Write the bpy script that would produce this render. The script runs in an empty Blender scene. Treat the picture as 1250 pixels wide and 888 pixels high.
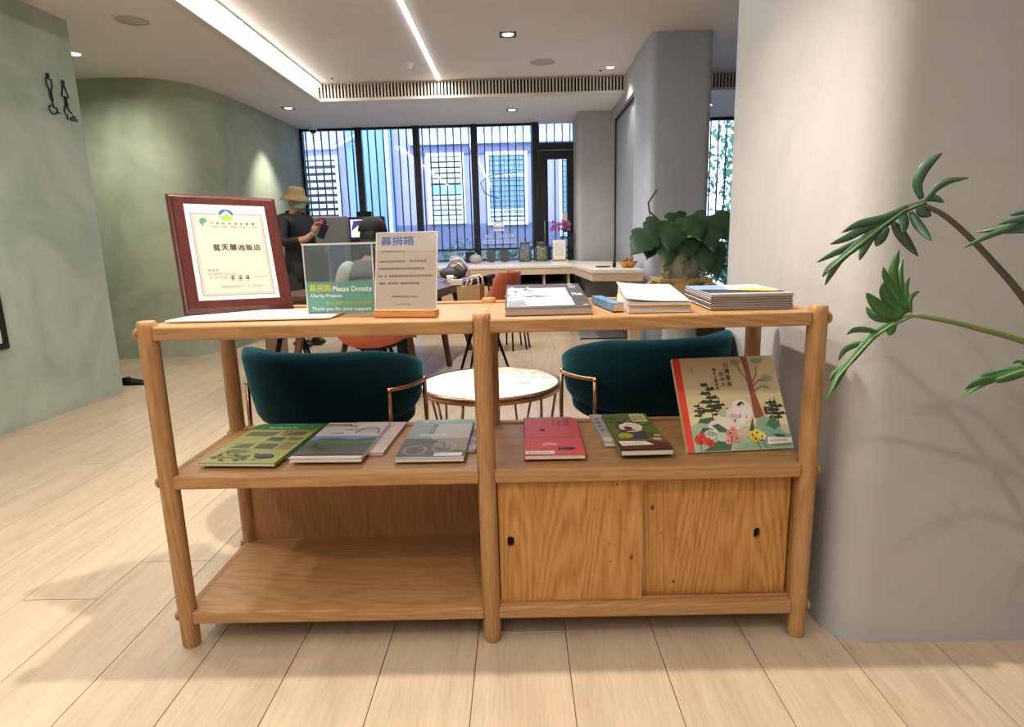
import bpy, bmesh, math, random
from mathutils import Vector, Matrix, Euler, noise
random.seed(7)
PI = math.pi
C = bpy.context.scene.collection
S = bpy.context.scene

# ------------------------------------------------------------------ camera
def make_camera(yaw=-.0131, pitch=.1982, roll=-.026, f=752.49, h=1.10):
    cy, sy, cp, sp = math.cos(yaw), math.sin(yaw), math.cos(pitch), math.sin(pitch)
    fw = Vector((sy*cp, cy*cp, -sp)); r = Vector((cy, -sy, 0)); u = r.cross(fw)
    cr, sr = math.cos(roll), math.sin(roll)
    r2 = cr*r + sr*u; u2 = -sr*r + cr*u
    cam = bpy.data.cameras.new('camera'); cam.sensor_fit = 'HORIZONTAL'; cam.sensor_width = 36
    cam.lens = f/1250*36; cam.clip_start = .05; cam.clip_end = 200
    o = bpy.data.objects.new('camera', cam); C.objects.link(o)
    m = Matrix((r2, u2, -fw)).transposed().to_4x4(); m.translation = (0, 0, h)
    o.matrix_world = m; S.camera = o
make_camera()

# ------------------------------------------------------------------ world, exposure, lights
W = bpy.data.worlds.new('sky'); S.world = W; W.use_nodes = True
W.node_tree.nodes['Background'].inputs[0].default_value = (.80, .90, 1, 1)
W.node_tree.nodes['Background'].inputs[1].default_value = 6.5
S.view_settings.view_transform = 'Standard'; S.view_settings.look = 'None'
S.view_settings.gamma = 1; S.view_settings.use_curve_mapping = False
S.view_settings.exposure = 0.45
S.cycles.max_bounces = 6; S.cycles.diffuse_bounces = 4; S.cycles.transparent_max_bounces = 12
S.cycles.sample_clamp_indirect = 6
S.cycles.use_denoising = True

def spot(loc, power, color=(1, .86, .7), size=100, blend=.6, radius=.03, target=None, name='downlight_lamp'):
    l = bpy.data.lights.new(name, 'SPOT'); l.energy = power; l.color = color
    l.spot_size = math.radians(size); l.spot_blend = blend; l.shadow_soft_size = radius
    o = bpy.data.objects.new(name, l); C.objects.link(o); o.location = loc
    if target: o.rotation_euler = (Vector(target)-Vector(loc)).to_track_quat('-Z', 'Y').to_euler()
    return o
def area(loc, sx, sy, power, color, rot=(0, 0, 0), name='added_fill_lamp'):
    l = bpy.data.lights.new(name, 'AREA'); l.shape = 'RECTANGLE'; l.size = sx; l.size_y = sy
    l.energy = power; l.color = color
    o = bpy.data.objects.new(name, l); C.objects.link(o); o.location = loc; o.rotation_euler = rot
    return o
WARM = (1, .91, .81)
spot((-.17, 1.80, 2.86), 185, (1, .89, .76), 92, .6, .03)           # above the shelf unit
spot((.25, -.35, 2.86), 56, (1, .90, .80), 120, .7, .04)             # behind the photographer
spot((-.03, 5.91, 2.86), 110, (1, .95, .9), 120, .8, .04)
spot((1.04, 7.08, 2.86), 28, WARM, 110, .8, .03)
spot((-.02, 8.16, 2.67), 40, WARM, 110, .8, .03)
spot((-2.66, 7.70, 2.67), 110, WARM, 70, .8, .03, (-2.95, 7.8, 0))
spot((-3.62, 5.45, 2.67), 62, WARM, 165, 1, .03)
spot((-2.7, 2.6, 2.67), 70, WARM, 130, .8, .04)  # unseen washer added to light the left wall, no fixture here
spot((2.43, 8.2, 2.67), 15, WARM, 110, .8, .03)
area((-.83, 2.2, 2.855), .035, 10.4, 68, (1, .94, .86), name='linear_lamp')
area((-2.14, 2.4, 2.855), .05, 9.8, 42, (1, .94, .86), name='linear_lamp')
area((1.6, -1.5, 2.85), 2.0, 2.5, 14, (1, .95, .9))  # added soft fill behind the camera, right side, no fixture
area((-1.2, -1.8, 2.85), 1.6, 2.5, 12, (1, .95, .9))  # second added fill, behind the camera on the left

# ------------------------------------------------------------------ materials
MATS = {}
def nmat(name):
    m = bpy.data.materials.new(name); m.use_nodes = True
    return m, m.node_tree, m.node_tree.nodes, m.node_tree.links, m.node_tree.nodes['Principled BSDF']
def srgb(h):
    v = [int(h[i:i+2], 16)/255 for i in (0, 2, 4)]
    return tuple((x/12.92 if x <= .04045 else ((x+.055)/1.055)**2.4) for x in v) + (1,)
def mat(name, hexc, rough=.5, metal=0, spec=.5, sheen=0, noise_amt=0, noise_scale=8, bump=0, bscale=60, emit=0, alpha=1, coat=0):
    if name in MATS: return MATS[name]
    m, nt, N, L, b = nmat(name); col = srgb(hexc)
    b.inputs['Base Color'].default_value = col; b.inputs['Roughness'].default_value = rough
    b.inputs['Metallic'].default_value = metal; b.inputs['Specular IOR Level'].default_value = spec
    if sheen:
        b.inputs['Sheen Weight'].default_value = sheen; b.inputs['Sheen Roughness'].default_value = .35
    if coat: b.inputs['Coat Weight'].default_value = coat
    if emit:
        b.inputs['Emission Color'].default_value = col; b.inputs['Emission Strength'].default_value = emit
    tc = None
    if noise_amt or bump:
        tc = N.new('ShaderNodeTexCoord')
    if noise_amt:
        nz = N.new('ShaderNodeTexNoise'); nz.inputs['Scale'].default_value = noise_scale; nz.inputs['Detail'].default_value = 6
        L.new(tc.outputs['Object'], nz.inputs['Vector'])
        r = N.new('ShaderNodeMapRange'); r.inputs[1].default_value = .3; r.inputs[2].default_value = .7
        r.inputs[3].default_value = 1-noise_amt; r.inputs[4].default_value = 1+noise_amt
        L.new(nz.outputs[0], r.inputs[0])
        mx = N.new('ShaderNodeVectorMath'); mx.operation = 'SCALE'; mx.inputs[0].default_value = col[:3]
        L.new(r.outputs[0], mx.inputs['Scale']); L.new(mx.outputs[0], b.inputs['Base Color'])
    if bump:
        nb = N.new('ShaderNodeTexNoise'); nb.inputs['Scale'].default_value = bscale; nb.inputs['Detail'].default_value = 5
        L.new(tc.outputs['Object'], nb.inputs['Vector'])
        bp = N.new('ShaderNodeBump'); bp.inputs['Strength'].default_value = bump; bp.inputs['Distance'].default_value = .01
        L.new(nb.outputs[0], bp.inputs['Height']); L.new(bp.outputs[0], b.inputs['Normal'])
    MATS[name] = m
    return m
def ramp(N, stops):
    r = N.new('ShaderNodeValToRGB'); e = r.color_ramp.elements
    e[0].position = stops[0][0]; e[0].color = srgb(stops[0][1])
    e[1].position = stops[-1][0]; e[1].color = srgb(stops[-1][1])
    for p, c in stops[1:-1]:
        x = e.new(p); x.color = srgb(c)
    return r
def wood(name, stops, axis='x', fine=1.0, rough=.45, rnd=0.0, rings=45.0, bump=.12, amp=.055):
    """procedural wood; grain runs along the given axis of object space"""
    if name in MATS: return MATS[name]
    m, nt, N, L, b = nmat(name)
    tc = N.new('ShaderNodeTexCoord')
    mp = N.new('ShaderNodeMapping')
    i = 'xyz'.index(axis)
    sc = [1, 1, 1]; sc[i] = .09; mp.inputs['Scale'].default_value = [s*fine for s in sc]
    L.new(tc.outputs['Object'], mp.inputs['Vector'])
    vec = mp.outputs[0]
    if rnd:
        oi = N.new('ShaderNodeObjectInfo'); mul = N.new('ShaderNodeMath'); mul.operation = 'MULTIPLY'; mul.inputs[1].default_value = 37
        L.new(oi.outputs['Random'], mul.inputs[0])
        ad = N.new('ShaderNodeVectorMath'); ad.operation = 'ADD'; L.new(vec, ad.inputs[0]); L.new(mul.outputs[0], ad.inputs[1]); vec = ad.outputs[0]
    n1 = N.new('ShaderNodeTexNoise'); n1.inputs['Scale'].default_value = 3.2; n1.inputs['Detail'].default_value = 2; n1.inputs['Distortion'].default_value = .4
    L.new(vec, n1.inputs['Vector'])
    mm = N.new('ShaderNodeMath'); mm.operation = 'MULTIPLY'; mm.inputs[1].default_value = rings*6; L.new(n1.outputs[0], mm.inputs[0])
    sn = N.new('ShaderNodeMath'); sn.operation = 'SINE'; L.new(mm.outputs[0], sn.inputs[0])
    n2 = N.new('ShaderNodeTexNoise'); n2.inputs['Scale'].default_value = 150; n2.inputs['Detail'].default_value = 4
    L.new(vec, n2.inputs['Vector'])
    s1 = N.new('ShaderNodeMath'); s1.operation = 'MULTIPLY_ADD'; s1.inputs[1].default_value = amp; L.new(sn.outputs[0], s1.inputs[0])
    sf = N.new('ShaderNodeMath'); sf.operation = 'MULTIPLY_ADD'; sf.inputs[1].default_value = .5; sf.inputs[2].default_value = .27; L.new(n2.outputs[0], sf.inputs[0]); L.new(sf.outputs[0], s1.inputs[2])
    r = ramp(N, stops); L.new(s1.outputs[0], r.inputs[0])
    out = r.outputs[0]
    if rnd:
        mr = N.new('ShaderNodeMapRange'); mr.inputs[3].default_value = 1-rnd; mr.inputs[4].default_value = 1+rnd
        L.new(oi.outputs['Random'], mr.inputs[0])
        vm = N.new('ShaderNodeVectorMath'); vm.operation = 'SCALE'; L.new(out, vm.inputs[0]); L.new(mr.outputs[0], vm.inputs['Scale']); out = vm.outputs[0]
    L.new(out, b.inputs['Base Color']); b.inputs['Roughness'].default_value = rough
    bp = N.new('ShaderNodeBump'); bp.inputs['Strength'].default_value = bump; bp.inputs['Distance'].default_value = .002
    L.new(s1.outputs[0], bp.inputs['Height']); L.new(bp.outputs[0], b.inputs['Normal'])
    MATS[name] = m
    return m
def plaster(name, c1, c2, scale=1.6, rough=.75):
    if name in MATS: return MATS[name]
    m, nt, N, L, b = nmat(name)
    tc = N.new('ShaderNodeTexCoord')
    n1 = N.new('ShaderNodeTexNoise'); n1.inputs['Scale'].default_value = scale; n1.inputs['Detail'].default_value = 8; n1.inputs['Roughness'].default_value = .62
    n1.inputs['Distortion'].default_value = .8
    L.new(tc.outputs['Object'], n1.inputs['Vector'])
    r = ramp(N, [(.32, c1), (.68, c2)]); L.new(n1.outputs[0], r.inputs[0]); L.new(r.outputs[0], b.inputs['Base Color'])
    b.inputs['Roughness'].default_value = rough; b.inputs['Specular IOR Level'].default_value = .25
    n2 = N.new('ShaderNodeTexNoise'); n2.inputs['Scale'].default_value = 45; n2.inputs['Detail'].default_value = 5
    L.new(tc.outputs['Object'], n2.inputs['Vector'])
    bp = N.new('ShaderNodeBump'); bp.inputs['Strength'].default_value = .25; bp.inputs['Distance'].default_value = .004
    L.new(n2.outputs[0], bp.inputs['Height']); L.new(bp.outputs[0], b.inputs['Normal'])
    MATS[name] = m
    return m
def glass(name, tint='FFFFFF', opacity=.06, gloss=.08):
    if name in MATS: return MATS[name]
    m = bpy.data.materials.new(name); m.use_nodes = True; nt = m.node_tree; N = nt.nodes; L = nt.links
    N.remove(N['Principled BSDF']); out = N['Material Output']
    t = N.new('ShaderNodeBsdfTransparent'); t.inputs[0].default_value = srgb(tint)
    g = N.new('ShaderNodeBsdfGlossy'); g.inputs['Roughness'].default_value = .03
    d = N.new('ShaderNodeBsdfDiffuse'); d.inputs[0].default_value = (.8, .85, .9, 1)
    fr = N.new('ShaderNodeFresnel'); fr.inputs[0].default_value = 1.35
    a = N.new('ShaderNodeMixShader'); L.new(fr.outputs[0], a.inputs[0]); L.new(t.outputs[0], a.inputs[1]); L.new(g.outputs[0], a.inputs[2])
    c = N.new('ShaderNodeMixShader'); c.inputs[0].default_value = opacity; L.new(a.outputs[0], c.inputs[1]); L.new(d.outputs[0], c.inputs[2])
    L.new(c.outputs[0], out.inputs[0]); MATS[name] = m
    return m
def emis(name, color, strength):
    if name in MATS: return MATS[name]
    m, nt, N, L, b = nmat(name)
    b.inputs['Base Color'].default_value = (.8, .8, .8, 1)
    b.inputs['Emission Color'].default_value = (*color, 1); b.inputs['Emission Strength'].default_value = strength
    MATS[name] = m
    return m

OAK = [(.28, '805936'), (.45, 'A2774A'), (.58, 'B18657'), (.75, 'C29867')]
oak_x = wood('oak_x', OAK, 'x'); oak_y = wood('oak_y', OAK, 'y'); oak_z = wood('oak_z', OAK, 'z')
oak_door = wood('oak_door', [(.28, '885628'), (.45, 'AE783C'), (.58, 'BC884A'), (.75, 'CA985A')], 'z', fine=.9, rings=55, amp=.075)
oak_back = wood('oak_back', [(.3, '8A5F3A'), (.5, 'A87A4E'), (.7, 'B88A5C')], 'z')
floor_wood = wood('floor_oak', [(.2, '9C8A74'), (.42, 'B39F87'), (.58, 'BFAC94'), (.8, 'CCBAA4')], 'y', fine=.8, rough=.38, rnd=.06, rings=12, bump=.2, amp=.06)
dark_wood = wood('walnut', [(.3, '3E2A22'), (.5, '5A4036'), (.7, '6E5145')], 'x', rough=.35)
dark_wood_z = wood('walnut_z', [(.3, '4A2F22'), (.5, '6B4634'), (.7, '7E5844')], 'z', rough=.4)
pale_wood = wood('pale_oak', [(.3, 'B59C80'), (.5, 'C9B196'), (.7, 'D8C3A8')], 'x', rings=8)
maroon = wood('plaque_wood', [(.25, '3B1A18'), (.5, '4F2522'), (.75, '5E302B')], 'z', rough=.22, rings=6, bump=.05)
green_pl = plaster('green_plaster', '9EAFA2', 'BDC9BD')
green_pl2 = plaster('green_plaster_dark', '939F8A', 'B4BFA9')
grey_pl = plaster('grey_plaster', 'AAA8A9', 'BBB9B9', .9)
ceil_m = plaster('ceiling_paint', 'E2DEDB', 'E8E5E2', .6)
wall_m = plaster('wall_paint', 'C9C0B6', 'D2CAC0', .7)
white_m = mat('white_paint', 'E8E4DC', .5)
trim_m = mat('cream_trim', 'DCD5C8', .5)
dark_m = mat('dark_void', '14120F', .9)
black_al = mat('black_aluminium', '0E1418', .45)
rose = mat('rose_gold', 'B08468', .25, 1)
teal = mat('teal_velvet', '062A34', .85, 0, .1, sheen=1.0, bump=.1, bscale=200)
teal.node_tree.nodes['Principled BSDF'].inputs['Sheen Tint'].default_value = (.1, .45, .5, 1)
teal.node_tree.nodes['Principled BSDF'].inputs['Sheen Weight'].default_value = .35
orange = mat('orange_shell', 'B5573B', .5, noise_amt=.05)
black_mt = mat('black_metal', '101010', .4, .6)
steel = mat('brushed_steel', '9A9A9C', .3, .9)
paper = mat('paper_white', 'EDE8DF', .6)
pages_m = mat('page_edges', 'DDD5C6', .7, noise_amt=.06, noise_scale=300)

# ------------------------------------------------------------------ mesh helpers
class MB:
    def __init__(s): s.v = []; s.f = []; s.m = []; s.sm = []; s.mats = []
    def mi(s, m):
        if m not in s.mats: s.mats.append(m)
        return s.mats.index(m)
    def add(s, vs, fs, m=None, smooth=False, M=None):
        o = len(s.v)
        for p in vs:
            p = Vector(p)
            if M is not None: p = M @ p
            s.v.append(tuple(p))
        k = s.mi(m) if m is not None else 0
        for f in fs:
            s.f.append([i+o for i in f]); s.m.append(k); s.sm.append(smooth)
    def box(s, a, b, m=None, M=None):
        x0, y0, z0 = a; x1, y1, z1 = b
        s.add([(x0, y0, z0), (x1, y0, z0), (x1, y1, z0), (x0, y1, z0), (x0, y0, z1), (x1, y0, z1), (x1, y1, z1), (x0, y1, z1)],
              [(0, 3, 2, 1), (4, 5, 6, 7), (0, 1, 5, 4), (1, 2, 6, 5), (2, 3, 7, 6), (3, 0, 4, 7)], m, False, M)
    def lathe(s, prof, n=24, m=None, M=None, cap=True, smooth=True, ang=None):
        vs = []; fs = []; k = len(prof)
        for i in range(n):
            a = 2*PI*i/n
            for r, z in prof: vs.append((r*math.cos(a), r*math.sin(a), z))
        for i in range(n):
            j = (i+1) % n
            for q in range(k-1): fs.append((i*k+q, j*k+q, j*k+q+1, i*k+q+1))
        s.add(vs, fs, m, smooth, M)
        if cap:
            if prof[0][0] > 1e-5: s.add([vs[i*k] for i in range(n)], [tuple(reversed(range(n)))], m, False, M)
            if prof[-1][0] > 1e-5: s.add([vs[i*k+k-1] for i in range(n)], [tuple(range(n))], m, False, M)
    def tube(s, pts, r, n=8, m=None, cap=True, M=None, closed=False):
        pts = [Vector(p) for p in pts]; K = len(pts)
        rs = r if isinstance(r, (list, tuple)) else [r]*K
        vs = []; fs = []
        prev = None
        for i, p in enumerate(pts):
            if closed: t = (pts[(i+1) % K]-pts[i-1])
            else: t = (pts[min(i+1, K-1)]-pts[max(i-1, 0)])
            t.normalize()
            if prev is None:
                a = Vector((0, 0, 1)) if abs(t.z) < .9 else Vector((1, 0, 0)); u = t.cross(a).normalized()
            else: u = (prev - t*prev.dot(t)).normalized()
            prev = u; w = t.cross(u)
            for k in range(n):
                an = 2*PI*k/n; vs.append(p+(u*math.cos(an)+w*math.sin(an))*rs[i])
        for i in range(K if closed else K-1):
            j = (i+1) % K
            for k in range(n):
                fs.append((i*n+k, i*n+(k+1) % n, j*n+(k+1) % n, j*n+k))
        if cap and not closed:
            fs.append(tuple(reversed(range(n)))); fs.append(tuple((K-1)*n+k for k in range(n)))
        s.add(vs, fs, m, True, M)
    def prism(s, poly, z0, z1, m=None, M=None):
        n = len(poly)
        vs = [(x, y, z0) for x, y in poly]+[(x, y, z1) for x, y in poly]
        fs = [tuple(reversed(range(n))), tuple(range(n, 2*n))]+[(i, (i+1) % n, n+(i+1) % n, n+i) for i in range(n)]
        s.add(vs, fs, m, False, M)
    def ball(s, c, r, m=None, nu=10, nv=8, M=None):
        if not isinstance(r, (tuple, list)): r = (r, r, r)
        vs = []; fs = []
        for j in range(1, nv):
            t = PI*j/nv
            for i in range(nu):
                a = 2*PI*i/nu; vs.append((c[0]+r[0]*math.sin(t)*math.cos(a), c[1]+r[1]*math.sin(t)*math.sin(a), c[2]+r[2]*math.cos(t)))
        top = len(vs); vs.append((c[0], c[1], c[2]+r[2])); vs.append((c[0], c[1], c[2]-r[2]))
        for j in range(nv-2):
            for i in range(nu):
                k = (i+1) % nu; fs.append((j*nu+i, (j+1)*nu+i, (j+1)*nu+k, j*nu+k))
        for i in range(nu):
            k = (i+1) % nu; fs.append((top, i, k)); fs.append((top+1, (nv-2)*nu+k, (nv-2)*nu+i))
        s.add(vs, fs, m, True, M)
    def mesh(s, name):
        me = bpy.data.meshes.new(name); me.from_pydata(s.v, [], s.f)
        for m in s.mats: me.materials.append(m)
        me.polygons.foreach_set('material_index', s.m); me.polygons.foreach_set('use_smooth', s.sm)
        me.update(); return me
    def build(s, name, m=None, parent=None, bevel=0, kind=None, loc=None, fix=True):
        me = s.mesh(name)
        if m is not None:
            me.materials.clear(); me.materials.append(m)
            me.polygons.foreach_set('material_index', [0]*len(me.polygons))
        if fix or bevel:
            bm = bmesh.new(); bm.from_mesh(me)
            if bevel:
                bmesh.ops.remove_doubles(bm, verts=bm.verts, dist=1e-6)
                es = [e for e in bm.edges if len(e.link_faces) == 2 and e.calc_face_angle(0) > .6]
                bmesh.ops.bevel(bm, geom=es, offset=bevel, segments=2, profile=.5, affect='EDGES', clamp_overlap=True)
            bmesh.ops.recalc_face_normals(bm, faces=bm.faces)
            bm.to_mesh(me); bm.free()
        o = bpy.data.objects.new(name, me); C.objects.link(o)
        if parent: o.parent = parent
        if kind: o['kind'] = kind
        if loc: o.location = loc
        return o
def thing(name, label, cat, loc=(0, 0, 0), rot=(0, 0, 0), group=None):
    o = bpy.data.objects.new(name, None); C.objects.link(o); o.empty_display_size = .1
    o.location = loc; o.rotation_euler = rot; o['label'] = label; o['category'] = cat
    if group: o['group'] = group
    return o
def tag(o, label, cat, group=None):
    o['label'] = label; o['category'] = cat
    if group: o['group'] = group
    return o
def T(x=0, y=0, z=0, rx=0, ry=0, rz=0):
    return Matrix.Translation((x, y, z)) @ Euler((rx, ry, rz)).to_matrix().to_4x4()
def copy_tree(o, parent=None):
    c = o.copy(); C.objects.link(c); c.parent = parent
    for ch in list(o.children): copy_tree(ch, c)
    return c
def bx(name, a, b, m, parent=None, bevel=0, kind=None):
    q = MB(); q.box(a, b); return q.build(name, m, parent, bevel, kind)

# flat print: coloured shapes a hair above a surface, in (u, v) of that surface
_txt = {}
def text_tris(s):
    if s in _txt: return _txt[s]
    cu = bpy.data.curves.new('t', 'FONT'); cu.body = s; cu.size = 1; cu.resolution_u = 2
    o = bpy.data.objects.new('t', cu); C.objects.link(o)
    bpy.context.view_layer.update()
    me = o.evaluated_get(bpy.context.evaluated_depsgraph_get()).to_mesh()
    vs = [(v.co.x, v.co.y) for v in me.vertices]; fs = [tuple(p.vertices) for p in me.polygons]
    bpy.data.objects.remove(o); bpy.data.curves.remove(cu)
    if vs:
        x0 = min(v[0] for v in vs); x1 = max(v[0] for v in vs); y0 = min(v[1] for v in vs); y1 = max(v[1] for v in vs)
        vs = [((x-x0), (y-y0)) for x, y in vs]; _txt[s] = (vs, fs, x1-x0, y1-y0)
    else: _txt[s] = ([], [], 1, 1)
    return _txt[s]
class Print:
    def __init__(s, M): s.M = M; s.mb = MB(); s.k = 0     # M maps (u, v, height) to the thing's space
    def _z(s): s.k += 1; return .00025 + .00005*s.k
    def poly(s, pts, hexc):
        z = s._z(); s.mb.add([(u, v, z) for u, v in pts], [tuple(range(len(pts)))], mat('ink_'+hexc, hexc, .5), False, s.M)
    def rect(s, u0, v0, u1, v1, hexc): s.poly([(u0, v0), (u1, v0), (u1, v1), (u0, v1)], hexc)
    def ell(s, u, v, a, b, hexc, n=18, t0=0, t1=2*PI):
        full = abs(t1-t0-2*PI) < 1e-6
        s.poly([(u+a*math.cos(t0+(t1-t0)*i/(n if full else n-1)), v+b*math.sin(t0+(t1-t0)*i/(n if full else n-1))) for i in range(n)], hexc)
    def line(s, pts, w, hexc):
        z = s._z(); m = mat('ink_'+hexc, hexc, .5)
        for (a, b) in zip(pts, pts[1:]):
            a = Vector(a); b = Vector(b); d = (b-a)
            if d.length < 1e-7: continue
            n = Vector((-d.y, d.x)).normalized()*w/2
            s.mb.add([(*(a+n), z), (*(a-n), z), (*(b-n), z), (*(b+n), z)], [(0, 1, 2, 3)], m, False, s.M)
    def text(s, txt, u, v, h=None, w=None, hexc='111111', rot=0, bold=0):
        vs, fs, W_, H_ = text_tris(txt)
        sy = (h/H_) if h else w/W_; sx = (w/W_) if w else sy
        if not vs: return
        ca, sa = math.cos(rot), math.sin(rot); m = mat('ink_'+hexc, hexc, .5)
        offs = [(0, 0)] if not bold else [(0, 0), (bold, 0), (0, bold), (bold, bold)]
        for du, dv in offs:
            z = s._z()
            s.mb.add([(u+du+x*sx*ca-y*sy*sa, v+dv+x*sx*sa+y*sy*ca, z) for x, y in vs], fs, m, False, s.M)
    def marks(s, u0, v, u1, h, hexc, cjk=True, gap=.25):
        """a line of writing too small to read: glyph-sized strokes"""
        z = s._z(); m = mat('ink_'+hexc, hexc, .6); u = u0
        while u < u1-h*.6:
            w = h*(.85 if cjk else random.uniform(.35, .9))
            if random.random() < .93:
                for q in range(3):
                    y = v+h*(.08+.38*q); s.mb.add([(u, y, z), (u+w, y, z), (u+w, y+h*.15, z), (u, y+h*.15, z)], [(0, 1, 2, 3)], m, False, s.M)
                x = u+w*random.uniform(.2, .7); s.mb.add([(x, v, z), (x+h*.14, v, z), (x+h*.14, v+h, z), (x, v+h, z)], [(0, 1, 2, 3)], m, False, s.M)
            u += w+h*gap
    def build(s, name, parent): return s.mb.build(name, None, parent, fix=False)

# ------------------------------------------------------------------ floor
floor = bx('floor', (-6.5, -4.2, -.06), (4.4, 9.4, -.004), mat('floor_joint', '7A6046', .8), kind='structure')
pm = MB(); pm.box((.0012, .0012, -.012), (.2468, 1.9976, 0)); pmesh = None
rr = random.Random(4)
k = 0
for i in range(-26, 16):
    off = rr.uniform(-2, 0)
    x = .112+.248*i
    y = -.6+off
    while y < 9.2:
        if y+2 > -.2 and not (x > 3.2 and y < 4) and not (x < -3.7 and (y < 2.6 or y > 6.3)):
            if pmesh is None:
                p = pm.build('plank', floor_wood, floor, bevel=.0012); pmesh = p.data
            else:
                p = bpy.data.objects.new('plank', pmesh); C.objects.link(p); p.parent = floor
            p.location = (x, y, 0)
        y += 2.0
# ------------------------------------------------------------------ walls
def wall_poly(name, poly, z0, z1, m, kind='structure', bevel=0):
    q = MB(); q.prism(poly, z0, z1); return q.build(name, m, None, bevel, kind)
wall_poly('wall_left', [(-3.40, -4.1), (-3.36, -4.1), (-3.188, 3.6), (-3.136, 4.70), (-3.15, 4.73), (-3.40, 4.73)], 0, 2.95, green_pl)
curve = [(-6.4, 6.18), (-3.75, 6.18), (-3.52, 6.21), (-3.37, 6.28), (-3.25, 6.39), (-3.17, 6.54), (-3.12, 6.74), (-3.08, 7.05), (-3.05, 7.5), (-3.02, 8.2), (-3.0, 9.2)]
q = MB(); n = len(curve)
vs = []
for x, y in curve: vs += [(x, y, 0), (x, y, 2.95)]
vs += [(-3.3, 9.2, 0), (-3.3, 9.2, 2.95), (-6.4, 9.2, 0), (-6.4, 9.2, 2.95)]
fs = [(2*i, 2*i+2, 2*i+3, 2*i+1) for i in range(n-1)]+[(2*n-2, 2*n, 2*n+1, 2*n-1), (2*n, 2*n+2, 2*n+3, 2*n+1), (2*n+2, 0, 1, 2*n+3)]
q.add(vs, fs, None, True); q.build('wall_back', green_pl2, None, 0, 'structure')
bx('wall_corridor', (-6.6, 4.5, 0), (-6.4, 9.2, 2.95), green_pl2, kind='structure')
bx('wall_corridor', (-6.4, 4.5, 0), (-3.41, 4.72, 2.95), green_pl2, kind='structure')
bx('wall_rear', (-3.4, -4.3, 0), (4.4, -4.1, 2.95), wall_m, kind='structure')
bx('wall_right', (4.2, -4.1, 0), (4.4, 9.2, 2.95), wall_m, kind='structure')
def round_box(name, x0, y0, x1, y1, z1, r, m, corners=(1, 1, 1, 1)):
    pts = []
    for cx_, cy_, a0, on, px_, py_ in ((x0+r, y0+r, PI, corners[0], x0, y0), (x1-r, y0+r, 1.5*PI, corners[1], x1, y0), (x1-r, y1-r, 0, corners[2], x1, y1), (x0+r, y1-r, .5*PI, corners[3], x0, y1)):
        if on:
            for t in range(9): a = a0+.5*PI*t/8; pts.append((cx_+r*math.cos(a), cy_+r*math.sin(a)))
        else: pts.append((px_, py_))
    N_ = len(pts); q = MB()
    vs = [(x, y, 0) for x, y in pts]+[(x, y, z1) for x, y in pts]
    q.add(vs, [(i, (i+1) % N_, N_+(i+1) % N_, N_+i) for i in range(N_)], None, True)
    q.add(vs, [tuple(reversed(range(N_))), tuple(range(N_, 2*N_))])
    me = q.mesh(name); me.materials.clear(); me.materials.append(m)
    o = bpy.data.objects.new(name, me); C.objects.link(o); o['kind'] = 'structure'
    o.modifiers.new('e', 'EDGE_SPLIT').split_angle = math.radians(40)
    return o
round_box('wall_pillar', .832, 1.50, 2.7, 2.56, 2.88, .10, grey_pl)
round_box('wall_pillar', 1.235, 5.95, 1.80, 6.80, 2.88, .07, mat('pillar_grey', 'AEB5C2', .8, noise_amt=.04, noise_scale=3))
round_box('wall_pillar', .815, 8.36, 1.36, 9.2, 2.72, .06, grey_pl, (1, 0, 0, 0))
bx('wall_lintel', (1.25, 6.79, 2.58), (1.42, 8.37, 2.89), grey_pl, kind='structure')
# ------------------------------------------------------------------ ceiling
bx('ceiling', (-2.24, -4.2, 2.88), (4.4, 7.45, 3.0), ceil_m, kind='structure')
bx('ceiling_soffit', (-6.5, -4.2, 2.69), (-2.24, 9.2, 3.0), ceil_m, kind='structure')
bx('ceiling_soffit', (-2.24, 7.45, 2.69), (4.4, 9.2, 3.0), ceil_m, kind='structure')
bx('trim_1', (-2.26, -4.1, 2.682), (-2.185, 7.42, 2.715), trim_m, kind='structure', bevel=.004)
bx('trim_2', (-2.26, 7.39, 2.682), (4.2, 7.47, 2.715), trim_m, kind='structure', bevel=.004)
def grille(name, label, along, a0, a1, fixed, zb, zt):
    t = thing(name, label, 'vent', (0, 0, 0))
    bk = MB(); sl = MB(); a = a0+.02
    if along == 'x': bk.box((a0, fixed-.006, zb), (a1, fixed, zt), dark_m)
    else: bk.box((fixed, a0, zb), (fixed+.006, a1, zt), dark_m)
    while a < a1:
        if along == 'x': sl.box((a, fixed-.03, zb), (a+.017, fixed-.006, zt))
        else: sl.box((fixed+.006, a, zb), (fixed+.03, a+.017, zt))
        a += .038
    bk.build('backing', None, t); o = sl.build('slats', trim_m, t); o['kind'] = 'stuff'
    return t
grille('air_grille', 'long slotted cream air grille across the far edge of the raised ceiling', 'x', -2.24, 4.2, 7.45, 2.715, 2.872)
grille('air_grille', 'slotted cream air grille along the left edge of the raised ceiling below the light strip', 'y', -4.0, 7.40, -2.238, 2.717, 2.83)
t = thing('light_strip', 'bright white light strip along the left edge of the raised ceiling above the slotted grille', 'light', (-2.2, 0, 2.85))
bx('diffuser', (-.038, -4, -.012), (.03, 7.38, .012), emis('led_edge', (1, .97, .92), 5), t)
bx('housing', (-.038, -4, .012), (.04, 7.4, .029), white_m, t)
t = thing('light_strip', 'slim white light strip recessed in the middle of the ceiling pointing away from the viewer', 'light', (-.83, 0, 2.87))
bx('diffuser', (-.019, -4, -.003), (.019, 7.36, .004), emis('led_mid', (1, .97, .92), 7), t)
bx('housing', (-.024, -4, .004), (.024, 7.37, .009), white_m, t)
LENS = emis('lamp_lens', (1, .93, .82), 14)
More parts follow.
